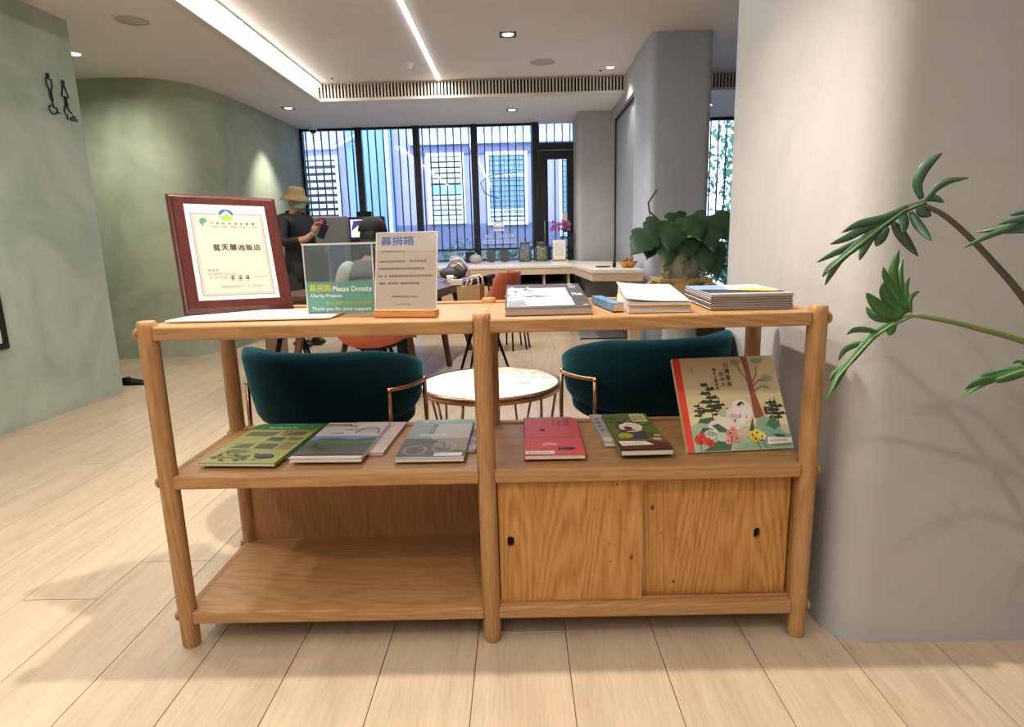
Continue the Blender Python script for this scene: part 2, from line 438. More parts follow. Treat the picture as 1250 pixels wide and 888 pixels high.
def downlight(x, y, z, label, square=False, r=.045):
    t = thing('downlight', label, 'light', (x, y, z))
    if square:
        q = MB(); w = r*1.35
        for a, b in (((-w, -w, -.006), (w, -w*.75, 0)), ((-w, w*.75, -.006), (w, w, 0)), ((-w, -w*.75, -.006), (-w*.75, w*.75, 0)), ((w*.75, -w*.75, -.006), (w, w*.75, 0))): q.box(a, b)
        q.build('frame', black_al, t)
    else:
        q = MB(); q.lathe([(r*.8, -.001), (r*.85, -.006), (r*1.25, -.006), (r*1.3, 0)], 24, cap=False); q.build('frame', white_m, t)
    q = MB(); q.lathe([(0, -.0025), (r*.8, -.0025), (r*.8, -.0005)], 20, cap=False); q.build('lens', LENS, t)
downlight(-.038, 5.912, 2.88, 'square downlight in the raised ceiling just right of the middle light strip', True, .055)
downlight(1.039, 7.083, 2.88, 'small round downlight in the raised ceiling beside the grey column')
downlight(-.025, 8.16, 2.69, 'square downlight in the low ceiling band in front of the middle windows', True, .05)
downlight(-2.659, 7.70, 2.69, 'square downlight in the low ceiling beside the curved green wall', True, .05)
downlight(-3.60, 5.43, 2.69, 'downlight in the low ceiling just past the end of the left green wall', False, .06)
downlight(2.431, 8.204, 2.69, 'downlight in the low ceiling right of the grey column by the trees', False, .05)
downlight(-.17, 1.80, 2.88, 'downlight in the ceiling above the oak shelf unit', False, .05)
downlight(.25, -.35, 2.88, 'downlight in the ceiling behind the viewer', False, .05)
def speaker(x, y, z, r, label):
    t = thing('ceiling_speaker', label, 'speaker', (x, y, z))
    q = MB(); q.lathe([(r, -.001), (r, -.008), (r*1.12, -.006), (r*1.14, 0)], 32, cap=False); q.build('rim', white_m, t)
    q = MB(); q.lathe([(0, -.006), (r, -.006), (r, -.001)], 32, cap=False); q.build('grille', mat('speaker_grille', 'C0BCB6', .8, noise_amt=.12, noise_scale=400), t)
speaker(-2.68, 4.717, 2.69, .11, 'large round ceiling speaker in the low ceiling near the restroom wall')
speaker(.301, 6.79, 2.88, .13, 'round ceiling speaker in the raised ceiling in front of the slotted grille')
t = thing('smoke_detector', 'small white smoke detector dome on the raised ceiling left of the middle light strip', 'smoke detector', (-1.074, 6.734, 2.88))
q = MB(); q.lathe([(0, -.045), (.03, -.043), (.042, -.03), (.045, -.016), (.06, -.014), (.062, 0)], 24); q.build('housing', white_m, t)
for (x, y, rr_) in ((-1.98, 7.2, .012), (.95, 7.2, .014)):
    q = MB(); q.lathe([(0, -.012), (rr_, -.01), (rr_, 0)], 12)
    o = q.build('sprinkler', black_al, None, loc=(x, y, 2.88)); tag(o, 'tiny dark ceiling sensor near the %s end of the far slotted grille' % ('left' if x < 0 else 'right'), 'sensor')
t = thing('security_camera', 'small dome security camera under the low ceiling at the left end of the windows', 'camera', (-2.78, 8.95, 2.69))
q = MB(); q.lathe([(0, -.085), (.03, -.078), (.045, -.05), (.045, -.035)], 16); q.build('dome', mat('cam_dome', '202226', .15), t)
q = MB(); q.lathe([(.045, -.04), (.062, -.036), (.062, 0)], 16, cap=False); q.build('housing', white_m, t)

# ------------------------------------------------------------------ window wall at the back
win_glass = glass('window_glass', 'EAF2FF', .03)
WX = [-3.0, -2.19, -1.38, -.57, .25, .857]
YW = 9.07
def frame_rect(q, x0, x1, z0, z1, w, y0, y1):
    q.box((x0, y0, z0), (x0+w, y1, z1)); q.box((x1-w, y0, z0), (x1, y1, z1)); q.box((x0+w, y0, z1-w), (x1-w, y1, z1)); q.box((x0+w, y0, z0), (x1-w, y1, z0+w))
for i in range(4):
    w = bpy.data.objects.new('window_%d' % (i+1), None); C.objects.link(w); w['kind'] = 'structure'
    x0, x1 = WX[i], WX[i+1]
    q = MB(); q.box((x1-.045, YW-.03, 0), (x1+.045, YW+.06, 2.70)) if i < 3 else None
    if i == 0: q.box((x0-.02, YW-.03, 0), (x0+.03, YW+.06, 2.7))
    if q.v: q.build('mullion', black_al, w)
    xa, xb = (x0+.03 if i == 0 else x0+.046), (x1-.046 if i < 3 else x1-.01)
    q = MB(); q.box((xa, YW, .0), (xb, YW+.05, .1)); q.box((xa, YW, 2.66), (xb, YW+.05, 2.70)); q.build('rail', black_al, w)
    bx('pane', (xa, YW+.02, .1), (xb, YW+.03, 2.66), win_glass, w)
d = bpy.data.objects.new('door_1', None); C.objects.link(d); d['kind'] = 'structure'
q = MB(); q.box((.24, YW-.05, 0), (.33, YW+.06, 2.7)); q.box((.33, YW-.04, 2.32), (.857, YW+.06, 2.41)); q.build('door_frame', black_al, d)
q = MB(); frame_rect(q, .335, .84, .02, 2.31, .115, YW-.03, YW+.03); q.build('door_leaf', black_al, d)
bx('pane', (.45, YW-.005, .135), (.725, YW+.005, 2.195), win_glass, d)
bx('transom_pane', (.33, YW+.01, 2.41), (.857, YW+.02, 2.70), win_glass, d)
q = MB(); q.tube([(.40, YW-.03, .95), (.40, YW-.09, .95), (.40, YW-.09, 1.35), (.40, YW-.03, 1.35)], .012, 8); q.build('door_handle', steel, d)
q = MB(); q.box((.66, YW-.012, 1.36), (.735, YW-.009, 1.46)); q.build('door_notice', paper, d)
w = bpy.data.objects.new('window_5', None); C.objects.link(w); w['kind'] = 'structure'
q = MB(); frame_rect(q, 1.36, 4.2, 0, 2.70, .05, YW-.02, YW+.05); q.box((2.2, YW-.02, 0), (2.26, YW+.05, 2.7)); q.box((1.4, YW-.02, .63), (4.2, YW+.05, .67)); q.build('window_frame', black_al, w)
bx('pane', (1.4, YW+.01, .05), (4.15, YW+.02, 2.65), win_glass, w)
w = bpy.data.objects.new('window_6', None); C.objects.link(w); w['kind'] = 'structure'
q = MB(); q.box((1.29, 6.80, .0), (1.33, 6.83, 2.58)); q.box((1.29, 8.32, 0), (1.33, 8.36, 2.58)); q.box((1.29, 6.83, 2.55), (1.33, 8.32, 2.58)); q.box((1.29, 6.83, 0), (1.33, 8.32, .03)); q.build('window_frame', black_al, w)
bx('pane', (1.305, 6.83, .03), (1.315, 8.32, 2.55), glass('side_glass', 'DCEAF8', .35), w)
# writing on the glass, white (reads as two rows at this distance)
P = Print(T(-.36, YW-.002, 1.03, PI/2))
P.rect(-.13, .0, .33, .01, '30353E'); P.marks(-.13, .02, .34, .055, 'F2F5FA'); P.marks(-.10, .10, .32, .05, 'F2F5FA')
for z in (.20, .25, .30): P.rect(.03, z, .18, z+.03, 'F2F5FA')
o = P.build('window_lettering', None); tag(o, 'two rows of small white characters on the window pane left of the glass door', 'lettering')

# ------------------------------------------------------------------ outside
bx('ground', (-14, 9.4, -.2), (16, 30, -.08), mat('pavement', '9A9A98', .9, noise_amt=.1), kind='structure')
t = thing('fence', 'tall black vertical bar fence standing outside the windows', 'fence', (0, 9.75, 0))
q = MB(); q.box((-.009, -.015, .98), (.009, .015, 3.6)); b0 = q.build('bar', black_al, t); b0.location.x = -4.2
x = -4.2+.117
while x < 5.2:
    b = bpy.data.objects.new('bar', b0.data); C.objects.link(b); b.parent = t; b.location.x = x; x += .117
q = MB(); q.box((-4.3, -.03, .95), (5.2, .03, .98)); q.box((-4.3, -.03, 3.6), (5.2, .03, 3.65))
q.build('rail', black_al, t)
q = MB()
for x in (-4.3, -1.9, .5, 2.9, 5.2): q.box((x-.03, -.03, -.08), (x+.03, .03, .95))
q.build('post', black_al, t)
t = thing('planter', 'long white planter trough outside below the bar fence', 'planter', (0, 10.15, -.08))
q = MB(); q.box((-4.2, -.15, 0), (1.4, .15, .86)); q.build('trough', mat('planter_white', 'DDE8E4', .6), t)
bx('soil', (-4.15, -.12, .86), (1.35, .12, .88), mat('soil', '30261C', .95), t)
q = MB(); rl = random.Random(5)
leafm = mat('hedge_leaf', '3E8A52', .6, noise_amt=.25, noise_scale=4)
for i in range(1500):
    x = rl.uniform(-4.1, 1.3); cl = .5+.5*math.sin(x*5.3)+.3*math.sin(x*13); h = .88+rl.uniform(0, .12+.2*max(0, cl)); y = rl.uniform(-.14, .14)
    M = T(x, y, h, rl.uniform(-1, 1), rl.uniform(-1, 1), rl.uniform(0, 6)); s = rl.uniform(.02, .045)
    q.add([(-s, 0, 0), (0, -s*.5, .01), (s, 0, 0), (0, s*.5, .01)], [(0, 1, 2, 3)], None, False, M)
o = q.build('foliage', leafm, t, fix=False); o['kind'] = 'stuff'
# the building across the lane
fac = thing('building', 'pale lilac building with louvred windows across the lane', 'building', (0, 13, -.08))
q = MB(); q.box((-9, 0, 0), (3.4, .6, 7)); q.build('wall', mat('facade_lilac', '9E98B4', .85, noise_amt=.06, noise_scale=2), fac)
bx('plinth', (-9, -.04, 0), (3.4, 0, 1.52), mat('facade_base', '626884', .85, noise_amt=.06), fac)
bx('pilaster', (-3.35, -.12, 0), (-2.45, 0, 7), mat('facade_blue', '7292C0', .8), fac)
bx('pilaster', (-2.62, -.16, 0), (-2.52, -.12, 7), mat('facade_pale', 'B9D6EC', .8), fac)
q = MB(); q.box((-9, -.14, 3.05), (-3.6, 0, 3.2)); q.box((-2.1, -.14, 3.08), (3.4, 0, 3.24)); q.build('ledge', mat('facade_pale', 'B9D6EC', .8), fac)
q = MB(); q.box((-2.1, -.05, 2.9), (3.4, 0, 3.08)); q.build('frieze', mat('facade_shade', '6A6A8E', .85), fac)
wf = mat('shutter_frame', 'CFE6F2', .6); sh = mat('shutter_slat', 'E8F2F8', .5); voidm = mat('window_void', '141A2C', .3)
slq = MB(); slq.box((-.5, -.025, -.025), (.5, .0, .045), None, T(0, 0, 0, .5)); slat_mesh = None
def shutter(x0, x1, z0, z1, parts):
    global slat_mesh
    f = MB(); w = .07; frame_rect(f, x0-w, x1+w, z0-w, z1+w, w, -.09, 0); fo = f.build('window', wf, fac)
    bx('pane', (x0, -.02, z0), (x1, -.005, z1), voidm, fo)
    for a, b, n_, filled in parts:
        if filled: bx('panel', (x0, -.04, a), (x1, -.02, b), mat('shutter_panel', '8FB6CE', .5), fo); continue
        for k in range(n_):
            if slat_mesh is None: o = slq.build('slat', sh, fo); slat_mesh = o.data
            else: o = bpy.data.objects.new('slat', slat_mesh); C.objects.link(o); o.parent = fo
            o.location = ((x0+x1)/2, -.04, a+(k+.5)*(b-a)/n_); o.scale = (x1-x0, 1, 1)
shutter(-4.35, -3.62, 1.05, 2.85, [(1.05, 2.85, 13, False)])
shutter(-1.72, -1.10, 1.60, 2.85, [(2.32, 2.85, 5, False), (2.12, 2.3, 1, True), (1.60, 2.1, 5, False)])
shutter(-.53, .17, 1.55, 2.85, [(2.5, 2.85, 1, True), (2.4, 2.5, 1, False), (1.8, 2.4, 1, True), (1.55, 1.8, 3, False)])
shutter(.95, 1.45, 1.3, 2.9, [(1.3, 2.9, 1, True)])
q = MB()
for x in [-.53+.1*i for i in range(8)]: q.box((x, -.07, 1.55), (x+.012, -.06, 2.85))
for z in [1.55+.1*i for i in range(14)]: q.box((-.53, -.07, z), (.17, -.06, z+.012))
for x in [.95+.07*i for i in range(8)]: q.box((x, -.07, 1.3), (x+.01, -.06, 2.9))
for z in [1.3+.1*i for i in range(17)]: q.box((.95, -.07, z), (1.45, -.06, z+.01))
o = q.build('window_bars', mat('bars_dark', '2A3448', .5), fac)
q = MB(); q.tube([(-.35, -.12, 2.0), (-.62, -.3, 2.1), (-.7, -.3, 2.3), (-.5, -.25, 2.45), (0, -.15, 2.5)], .012, 6); q.build('hose', mat('hose', '20242C', .5), fac)
q = MB(); q.tube([(-3.6, -.1, 3.08), (-3.35, -.22, 3.16), (-3.1, -.2, 3.3)], .03, 6); q.build('pipe', wf, fac)
# trees outside on the right
def tree(x, y, h, r, label, seed):
    t = thing('tree', label, 'tree', (x, y, -.08)); R = random.Random(seed)
    q = MB(); q.tube([(0, 0, 0), (.05, 0, h*.3), (-.03, .05, h*.6), (0, 0, h*.9)], [.12, .09, .07, .03], 8)
    for i in range(7):
        a = R.uniform(0, 6.28); z = h*R.uniform(.3, .8); L_ = r*R.uniform(.6, 1)
        q.tube([(0, 0, z), (L_*.5*math.cos(a), L_*.5*math.sin(a), z+.3), (L_*math.cos(a), L_*math.sin(a), z+.45)], [.04, .025, .008], 6)
    q.build('trunk', mat('bark', '5A5048', .9), t)
    q = MB()
    for i in range(2600):
        a = R.uniform(0, 6.28); b = math.acos(R.uniform(-1, 1)); rr_ = r*R.uniform(.55, 1)*(1+.25*math.sin(3*a+seed))
        p = (rr_*math.cos(a)*math.sin(b), rr_*math.sin(a)*math.sin(b), h*.62+h*.42*math.cos(b)*R.uniform(.6, 1))
        s = R.uniform(.04, .1); M = T(*p, R.uniform(0, 6), R.uniform(0, 6), R.uniform(0, 6))
        q.add([(-s, 0, 0), (0, -s*.45, .015), (s, 0, 0), (0, s*.45, .015)], [(0, 1, 2, 3)], None, False, M)
    o = q.build('foliage', mat('tree_leaf_%d' % (seed % 2), ['4E8C68', '3F7A5E'][seed % 2], .6, noise_amt=.3, noise_scale=3), t, fix=False); o['kind'] = 'stuff'
tree(4.9, 12.6, 4.2, 1.1, 'green leafy tree outside behind the bar fence right of the grey column', 1)
tree(7.2, 17.5, 5.2, 1.5, 'taller leafy tree outside farther back, right of the grey column', 2)
tree(3.9, 10.9, 1.15, .6, 'low bush outside below the fence rail right of the grey column', 3)

# ------------------------------------------------------------------ oak shelf unit
def wb(q, name, m, parent, bevel=0, kind=None):
    """build a part given in world coordinates under an unrotated thing"""
    L_ = parent.location if parent.parent is None else parent.parent.location
    if parent.parent is None: q.v = [tuple(Vector(p)-L_) for p in q.v]
    else: q.v = [tuple(Vector(p)-L_-parent.location) for p in q.v]
    return q.build(name, m, parent, bevel, kind)
def wbx(name, a, b, m, parent, bevel=0):
    q = MB(); q.box(a, b); return wb(q, name, m, parent, bevel)
YF, YR = 1.547, 1.964
XL, XM, XR = -.9455, -.0945, .7503
ZT, ZM, ZB = .907, .507, .110
su = thing('shelf_unit', 'oak shelf unit with round posts, open shelves and a two-door sliding cabinet', 'shelf', (XM, 1.755, 0))
PR = .0245
for px_ in (XL, XM, XR):
    for py_ in (YF, YR):
        q = MB(); q.lathe([(PR*.82, 0), (PR*.95, .006), (PR, .02), (PR, .905), (PR*.93, .918), (PR*.80, .921)], 20, None, T(px_, py_, 0))
        p = wb(q, 'post', oak_z, su)
        sgn = -1 if px_ == XL else 1
        if px_ != XM:
            for z in (ZT-.019, ZM-.019, ZB-.017):
                q = MB(); q.lathe([(.015, 0), (.015, .006), (.012, .0095)], 14, None, T(px_+sgn*(PR-.002), py_, z, 0, sgn*PI/2, 0)); wb(q, 'tenon', oak_y, p)
for zt, nm in ((ZT, 'top_shelf'), (ZM, 'middle_shelf'), (ZB, 'bottom_shelf')):
    for xa, xb in ((XL, XM), (XM, XR)):
        th = .016
        b = wbx(nm, (xa+.004, YF+.012, zt-.022), (xb-.004, YR-.01, zt-.002), oak_x, su, .001)
        q = MB(); q.box((xa+PR-.004, YF-.019, zt-.036), (xb-PR+.004, YF+.019, zt)); wb(q, 'front_rail', oak_x, su, .005)
        q = MB(); q.box((xa+PR-.004, YR-.015, zt-.036), (xb-PR+.004, YR+.015, zt+(.005 if zt > .3 else 0))); wb(q, 'rear_rail', oak_x, su, .004)
    for px_ in (XL, XM, XR):
        wbx('side_rail', (px_-.010, YF+PR-.003, zt-.034), (px_+.010, YR-PR+.003, zt-.001), oak_y, su, .003)
wbx('back_panel', (XL+.022, YR-.006, ZB), (XM-.02, YR+.006, ZM-.03), oak_back, su)
wbx('back_panel', (XM+.02, YR-.006, ZB), (XR-.02, YR+.006, ZM-.03), oak_back, su)
wbx('side_panel', (XM-.008, YF+.02, ZB), (XM+.008, YR-.02, ZM-.03), oak_z, su)
wbx('side_panel', (XR-.02, YF+.02, ZB), (XR-.004, YR-.02, ZM-.03), oak_z, su)
for y0 in (YF-.004, YF+.018):
    wbx('door_track', (XM+PR, y0+.010, ZB-.001), (XR-PR, y0+.014, ZB+.009), oak_x, su)
def sliding_door(x0, x1, y, sx):
    zc, hw, hh, y1 = .292, .0095, .0165, y+.014
    z0, z1 = ZB+.004, ZM-.034
    q = MB()
    q.box((x0, y, z0), (sx-hw, y1, z1)); q.box((sx+hw, y, z0), (x1, y1, z1)); q.box((sx-hw, y, z0), (sx+hw, y1, zc-hh)); q.box((sx-hw, y, zc+hh), (sx+hw, y1, z1))
    for sa in (-1, 1):                       # rounded ends of the finger slot
        for sb in (-1, 1):
            arc_ = [(sx+sa*hw*math.cos(a), zc+sb*(hh-hw+hw*math.sin(a))) for a in [PI/2*k/6 for k in range(7)]]
            cor = (sx+sa*hw, zc+sb*hh)
            for p_, r_ in zip(arc_, arc_[1:]):
                q.add([(cor[0], y, cor[1]), (p_[0], y, p_[1]), (r_[0], y, r_[1])], [(0, 1, 2)]); q.add([(p_[0], y, p_[1]), (r_[0], y, r_[1]), (r_[0], y1, r_[1]), (p_[0], y1, p_[1])], [(0, 1, 2, 3)])
    q.v = [tuple(Vector(p)-su.location) for p in q.v]
    dr = q.build('sliding_door', oak_door, su, fix=False)
    q = MB(); q.box((sx-.014, y1+.0005, zc-.022), (sx+.014, y1+.003, zc+.022)); wb(q, 'finger_pull', dark_m, dr)
    return dr
sliding_door(XM+.027, .322, YF+.004, -.036)
sliding_door(.318, XR-.027, YF+.026, .640)
for (x, z, a, b, yk) in ((.292, .240, .006, .010, YF+.004), (.232, .282, .0025, .003, YF+.004), (.236, .228, .0025, .003, YF+.004), (.252, .452, .004, .004, YF+.004), (.352, .375, .007, .011, YF+.026), (.378, .30, .002, .003, YF+.026), (.415, .152, .005, .006, YF+.026)):
    P = Print(T(x-su.location.x, yk-su.location.y, z, PI/2))
    P.ell(0, 0, a, b, '9A6230', 16); P.ell(0, 0, a*.6, b*.6, '6B3E1C', 12); P.ell(0, -b*.1, a*.25, b*.3, '3A2010', 8); P.build('wood_knot', su)

# ------------------------------------------------------------------ books, magazines, signs on the shelves
def book(name, label, cat, x, y, z, rz, w, d, h, cover, group=None, soft=True, spine='left', pg=None, rear=None, tilt=0):
    """lying book: front-left corner at (x, y), w along its front, d deep, h thick (rear: thickness at the back)"""
    t = thing(name, label, cat, (x, y, z), (0, 0, rz), group)
    h2 = rear or h; ct = .0008
    def slab(x0, y0, x1, y1, za0, za1, zb0, zb1):
        return ([(x0, y0, za0), (x1, y0, za0), (x1, y1, zb0), (x0, y1, zb0), (x0, y0, za1), (x1, y0, za1), (x1, y1, zb1), (x0, y1, zb1)],
                [(0, 3, 2, 1), (4, 5, 6, 7), (0, 1, 5, 4), (1, 2, 6, 5), (2, 3, 7, 6), (3, 0, 4, 7)])
    q = MB(); q.add(*slab(.0015, .0015, w-.0015, d-.0015, ct, h-ct, ct, h2-ct)); q.build('pages', pg or pages_m, t)
    q = MB(); q.add(*slab(0, 0, w, d, 0, ct, 0, ct)); q.add(*slab(0, 0, w, d, h-ct, h, h2-ct, h2))
    if spine == 'left': q.add(*slab(-.0008, 0, .0012, d, 0, h, 0, h2))
    elif spine == 'right': q.add(*slab(w-.0012, 0, w+.0008, d, 0, h, 0, h2))
    elif spine == 'back': q.add(*slab(0, d-.0012, w, d+.0008, 0, h2, 0, h2))
    q.build('cover', cover, t)
    P = Print(T(0, 0, h, math.atan2(h2-h, d), 0, 0))
    return t, P
R_ = math.radians
# green farmland book with a teal one under it
t, P = book('book', 'teal book lying mostly hidden under the green farmland book at the left end', 'book', -.878, 1.66, ZM, R_(-2), .225, .325, .007, mat('cov_teal', '1F6E78', .4), 'books on the middle shelf', spine='right')
P.text('臺灣林業', .05, .305, h=.012, w=.10, hexc='CFE4E4'); P.build('cover_print', t)
t, P = book('book', 'green book with an aerial farmland cover, lying on a teal book', 'book', -.888, 1.592, ZM+.007, R_(-4), .218, .355, .009, mat('cov_green', '8C9A4C', .4), 'books on the middle shelf', spine='right')
P.rect(0, .30, .218, .355, '3C8A34'); P.text('臺灣林業', .05, .312, h=.016, w=.10, hexc='E8F2DC')
P.rect(0, 0, .218, .30, 'A3A865')
for (a, b, c_, d_, h_) in ((.01, .235, .11, .28, '5E6A48'), (.12, .24, .20, .285, '6A5E48'), (.03, .18, .09, .215, 'A9A75E'), (.10, .19, .155, .225, '4E5A3E'), (.16, .195, .21, .225, '6E7440'), (.02, .125, .085, .165, '5E6A48'), (.095, .12, .16, .165, '566240'), (.165, .115, .21, .18, '8A7E48'), (.03, .085, .10, .11, '6B744A')):
    P.poly([(a, b), (c_-.004, b-.006), (c_, d_-.006), (a+.006, d_)], h_)
P.line([(.005, .22), (.10, .228), (.215, .235)], .006, 'C3BF7A'); P.line([(.005, .11), (.05, .17), (.11, .232), (.17, .29)], .005, 'C9C588'); P.line([(.09, .10), (.092, .23)], .004, 'C3BF7A')
for k in range(46): P.ell(random.uniform(.01, .15), random.uniform(.015, .085), .007, .005, random.choice(['5F5A38', '7C8A48', '6A6440', '8E9A58']), 7)
P.ell(.165, .05, .028, .016, '4A4650', 14); P.rect(.19, .285, .21, .292, 'A8322C')
P.build('cover_print', t)
# white landscape book pair
t, P = book('book', 'white book with pink page edges, lying mostly hidden under the landscape book', 'book', -.560, 1.675, ZM, R_(-3), .165, .30, .009, mat('cov_pinkish', 'DCC9C8', .45), 'books on the middle shelf', spine='left', pg=mat('pages_pink', 'CBA6A2', .7))
P.line([(.155, .01), (.155, .28)], .001, '9A6A68'); P.marks(.13, .08, .16, .006, '9A6A68'); P.marks(.13, .12, .16, .006, '9A6A68'); P.build('cover_print', t)
t, P = book('book', 'white book with a lake landscape photo and a sketched dome on its cover', 'book', -.640, 1.600, ZM+.009, R_(-2), .200, .34, .010, mat('cov_white', 'DDDAD8', .35), 'books on the middle shelf', spine='right')
P.rect(0, .02, .2, .195, '4C5A48'); P.poly([(0, .15), (.03, .175), (.08, .182), (.12, .165), (.2, .185), (.2, .2), (0, .2)], '6E93CF'); P.poly([(0, .155), (.06, .17), (.1, .15), (.2, .165), (.2, .13), (0, .12)], '55704A')
P.rect(0, .02, .2, .05, '2E2A2E'); P.poly([(0, .05), (.08, .075), (.12, .055), (.2, .07), (.2, .04), (0, .03)], '5C4C4C')
for k in range(14): P.line([(random.uniform(0, .08), random.uniform(.06, .12)), (random.uniform(.02, .09), random.uniform(.07, .14))], .002, '241E20')
P.rect(0, 0, .2, .02, 'E8DAD8'); P.rect(.002, .30, .085, .318, '8A6A48'); P.marks(.005, .303, .083, .011, 'E8DCC8')
for r0 in (.038, .034): P.line([(.155+r0*math.cos(a*.2), .215+r0*1.9*math.sin(a*.2)) for a in range(16)], .0018, '7A4A48')
for k in range(6): P.line([(.125+.011*k, .22), (.13+.011*k, .28)], .0012, '7A5A58')
P.text('花蓮', .085, .285, h=.02, w=.022, hexc='1E1C20'); P.text('臺灣林業', .08, .255, h=.014, w=.035, hexc='1E1C20'); P.text('臺灣林業', .045, .215, h=.012, w=.04, hexc='2E2C30'); P.build('cover_print', t)
# bicycle book pair
t, P = book('booklet', 'thin photo booklet sticking out from under the grey bicycle book by the middle post', 'booklet', -.208, 1.675, ZM, 0, .075, .29, .006, mat('cov_photo', '7E8890', .4), 'books on the middle shelf')
P.rect(.045, .21, .075, .285, 'A9C4D4'); P.rect(.045, .13, .075, .2, '4C5058'); P.rect(.045, .07, .075, .12, '8A8078'); P.rect(.045, .01, .075, .05, 'C4A8A0'); P.marks(.05, .10, .074, .008, 'E8E8E8'); P.build('cover_print', t)
t, P = book('book', 'grey book with an old bicycle on its cover, lying next to the middle post', 'book', -.348, 1.590, ZM+.006, R_(-.5), .190, .365, .011, mat('cov_greyblue', 'A3A5A6', .35), 'books on the middle shelf', spine='left')
P.rect(0, .315, .19, .365, '7FA8AC'); P.rect(0, .17, .19, .315, 'B5AFA8'); P.poly([(0, .17), (.075, .17), (.06, .315), (0, .315)], '8E979C')
P.rect(0, .012, .19, .17, '8A8264'); P.poly([(0, .012), (.19, .012), (.19, .06), (.1, .09), (.08, .17), (0, .17)], '4A4844')
P.text('臺灣林業', .02, .338, h=.014, w=.12, hexc='D4E4E4')
for (u, v) in ((.045, .065), (.125, .085)):
    for rr_ in (.033, .028, .018): P.line([(u+rr_*math.cos(a*PI/10), v+rr_*1.25*math.sin(a*PI/10)) for a in range(21)], .0022, 'A8A090' if rr_ > .02 else '2A2826')
P.line([(.045, .065), (.07, .12), (.12, .135), (.125, .085)], .004, '2A2826'); P.line([(.07, .12), (.085, .07), (.12, .135)], .003, '2A2826'); P.poly([(.055, .125), (.1, .13), (.1, .15), (.05, .145)], '33302E')
P.text('慢城花蓮', .035, .19, h=.018, w=.085, hexc='F2EEE0', bold=.0006); P.poly([(.062, .21), (.078, .21), (.082, .31), (.066, .31)], '6A6058'); P.marks(.067, .23, .08, .008, 'E8E4D8'); P.marks(.067, .26, .08, .008, 'E8E4D8')
P.rect(.105, .012, .182, .038, 'E6E2DA'); P.marks(.11, .02, .15, .006, '777470'); P.build('cover_print', t)
# red book pair
t, P = book('book', 'grey book lying almost entirely hidden under the red book', 'book', .008, 1.66, ZM, 0, .160, .335, .006, mat('cov_grey', '6E7876', .5), 'books on the middle shelf')
P.build('cover_print', t) if P.mb.v else None
t, P = book('book', 'coral red book with a small fish drawing, right of the middle post', 'book', .006, 1.590, ZM+.006, R_(-1), .166, .350, .012, mat('cov_red', 'D24B47', .4), 'books on the middle shelf', spine='left')
P.rect(0, .15, .166, .157, 'B83E3C'); P.rect(0, 0, .166, .15, 'D95350')
P.text('花蓮\n溪流', .122, .265, h=.07, w=.017, hexc='4A1616'); P.marks(.10, .24, .108, .007, '5A1A1A')
for k in range(7): P.marks(.104, .235+.013*k, .1125, .008, '5A1A1A')
for k in range(5): P.marks(.088, .27+.012*k, .095, .007, '5A1A1A')
P.ell(.072, .085, .022, .018, 'E8A8A2'); P.ell(.075, .07, .02, .012, 'D95350'); P.ell(.122, .05, .02, .012, '3A1218'); P.poly([(.094, .065), (.11, .05), (.094, .036)], '3A1218'); P.ell(.053, .225, .009, .009, '5A1A1A'); P.poly([(.04, .222), (.066, .222), (.053, .23)], '5A1A1A')
P.line([(.03+.02*math.cos(a*.3), .29+.03*math.sin(a*.3)) for a in range(14)], .001, 'EA8A84')
P.rect(.003, .006, .083, .032, 'EFE6DC'); P.marks(.012, .015, .072, .007, '555250'); P.build('cover_print', t)
# panda book pair
t, P = book('book', 'grey-white book lying under the green animal book, showing its left edge', 'book', .238, 1.700, ZM, R_(2), .165, .29, .012, mat('cov_silver', 'ADA9A6', .45), 'books on the middle shelf', spine='left')
for k in range(5): P.marks(.008, .07+.04*k, .03, .017, '35323A')
P.rect(.004, .01, .036, .05, 'D8D2C8'); P.poly([(.05, .25), (.16, .25), (.15, .285), (.06, .28)], '2E2C30'); P.build('cover_print', t)
t, P = book('book', 'green book with a white furry animal on its cover, lying on a grey-white book', 'book', .268, 1.588, ZM+.012, R_(1), .142, .355, .014, mat('cov_olive', '667238', .4), 'books on the middle shelf', spine='left')
for k in range(60): P.ell(random.uniform(.008, .134), random.uniform(.1, .345), random.uniform(.004, .01), random.uniform(.006, .014), random.choice(['566A2E', '7C8A44', '4C5A2A', '8A9650', '606E34']), 7)
P.poly([(0, 0), (.142, 0), (.142, .05), (.09, .075), (0, .06)], '5A3028'); P.poly([(.0, .065), (.05, .06), (.09, .075), (.142, .05), (.142, .07), (.1, .1), (.02, .095)], '7A5A3A')
P.poly([(.045, .09), (.095, .085), (.1, .15), (.055, .16)], '3C4250'); P.ell(.035, .12, .022, .022, 'A9B03C'); P.ell(.065, .20, .035, .048, 'E4DCCB'); P.ell(.055, .19, .013, .016, '6A3A2A'); P.ell(.04, .245, .013, .012, '2A2622'); P.ell(.055, .17, .022, .007, '2A2622')
P.ell(.118, .085, .014, .012, 'D4B47A'); P.ell(.125, .115, .012, .01, 'D4B47A'); P.rect(.083, .25, .13, .335, 'D8CF9C'); P.text('森林\n動物', .087, .262, h=.06, w=.036, hexc='5A4A22')
P.poly([(.004, .07), (.08, .065), (.098, .035), (.01, .03)], 'ECE8DC'); P.marks(.014, .045, .07, .007, '555048'); P.build('cover_print', t)

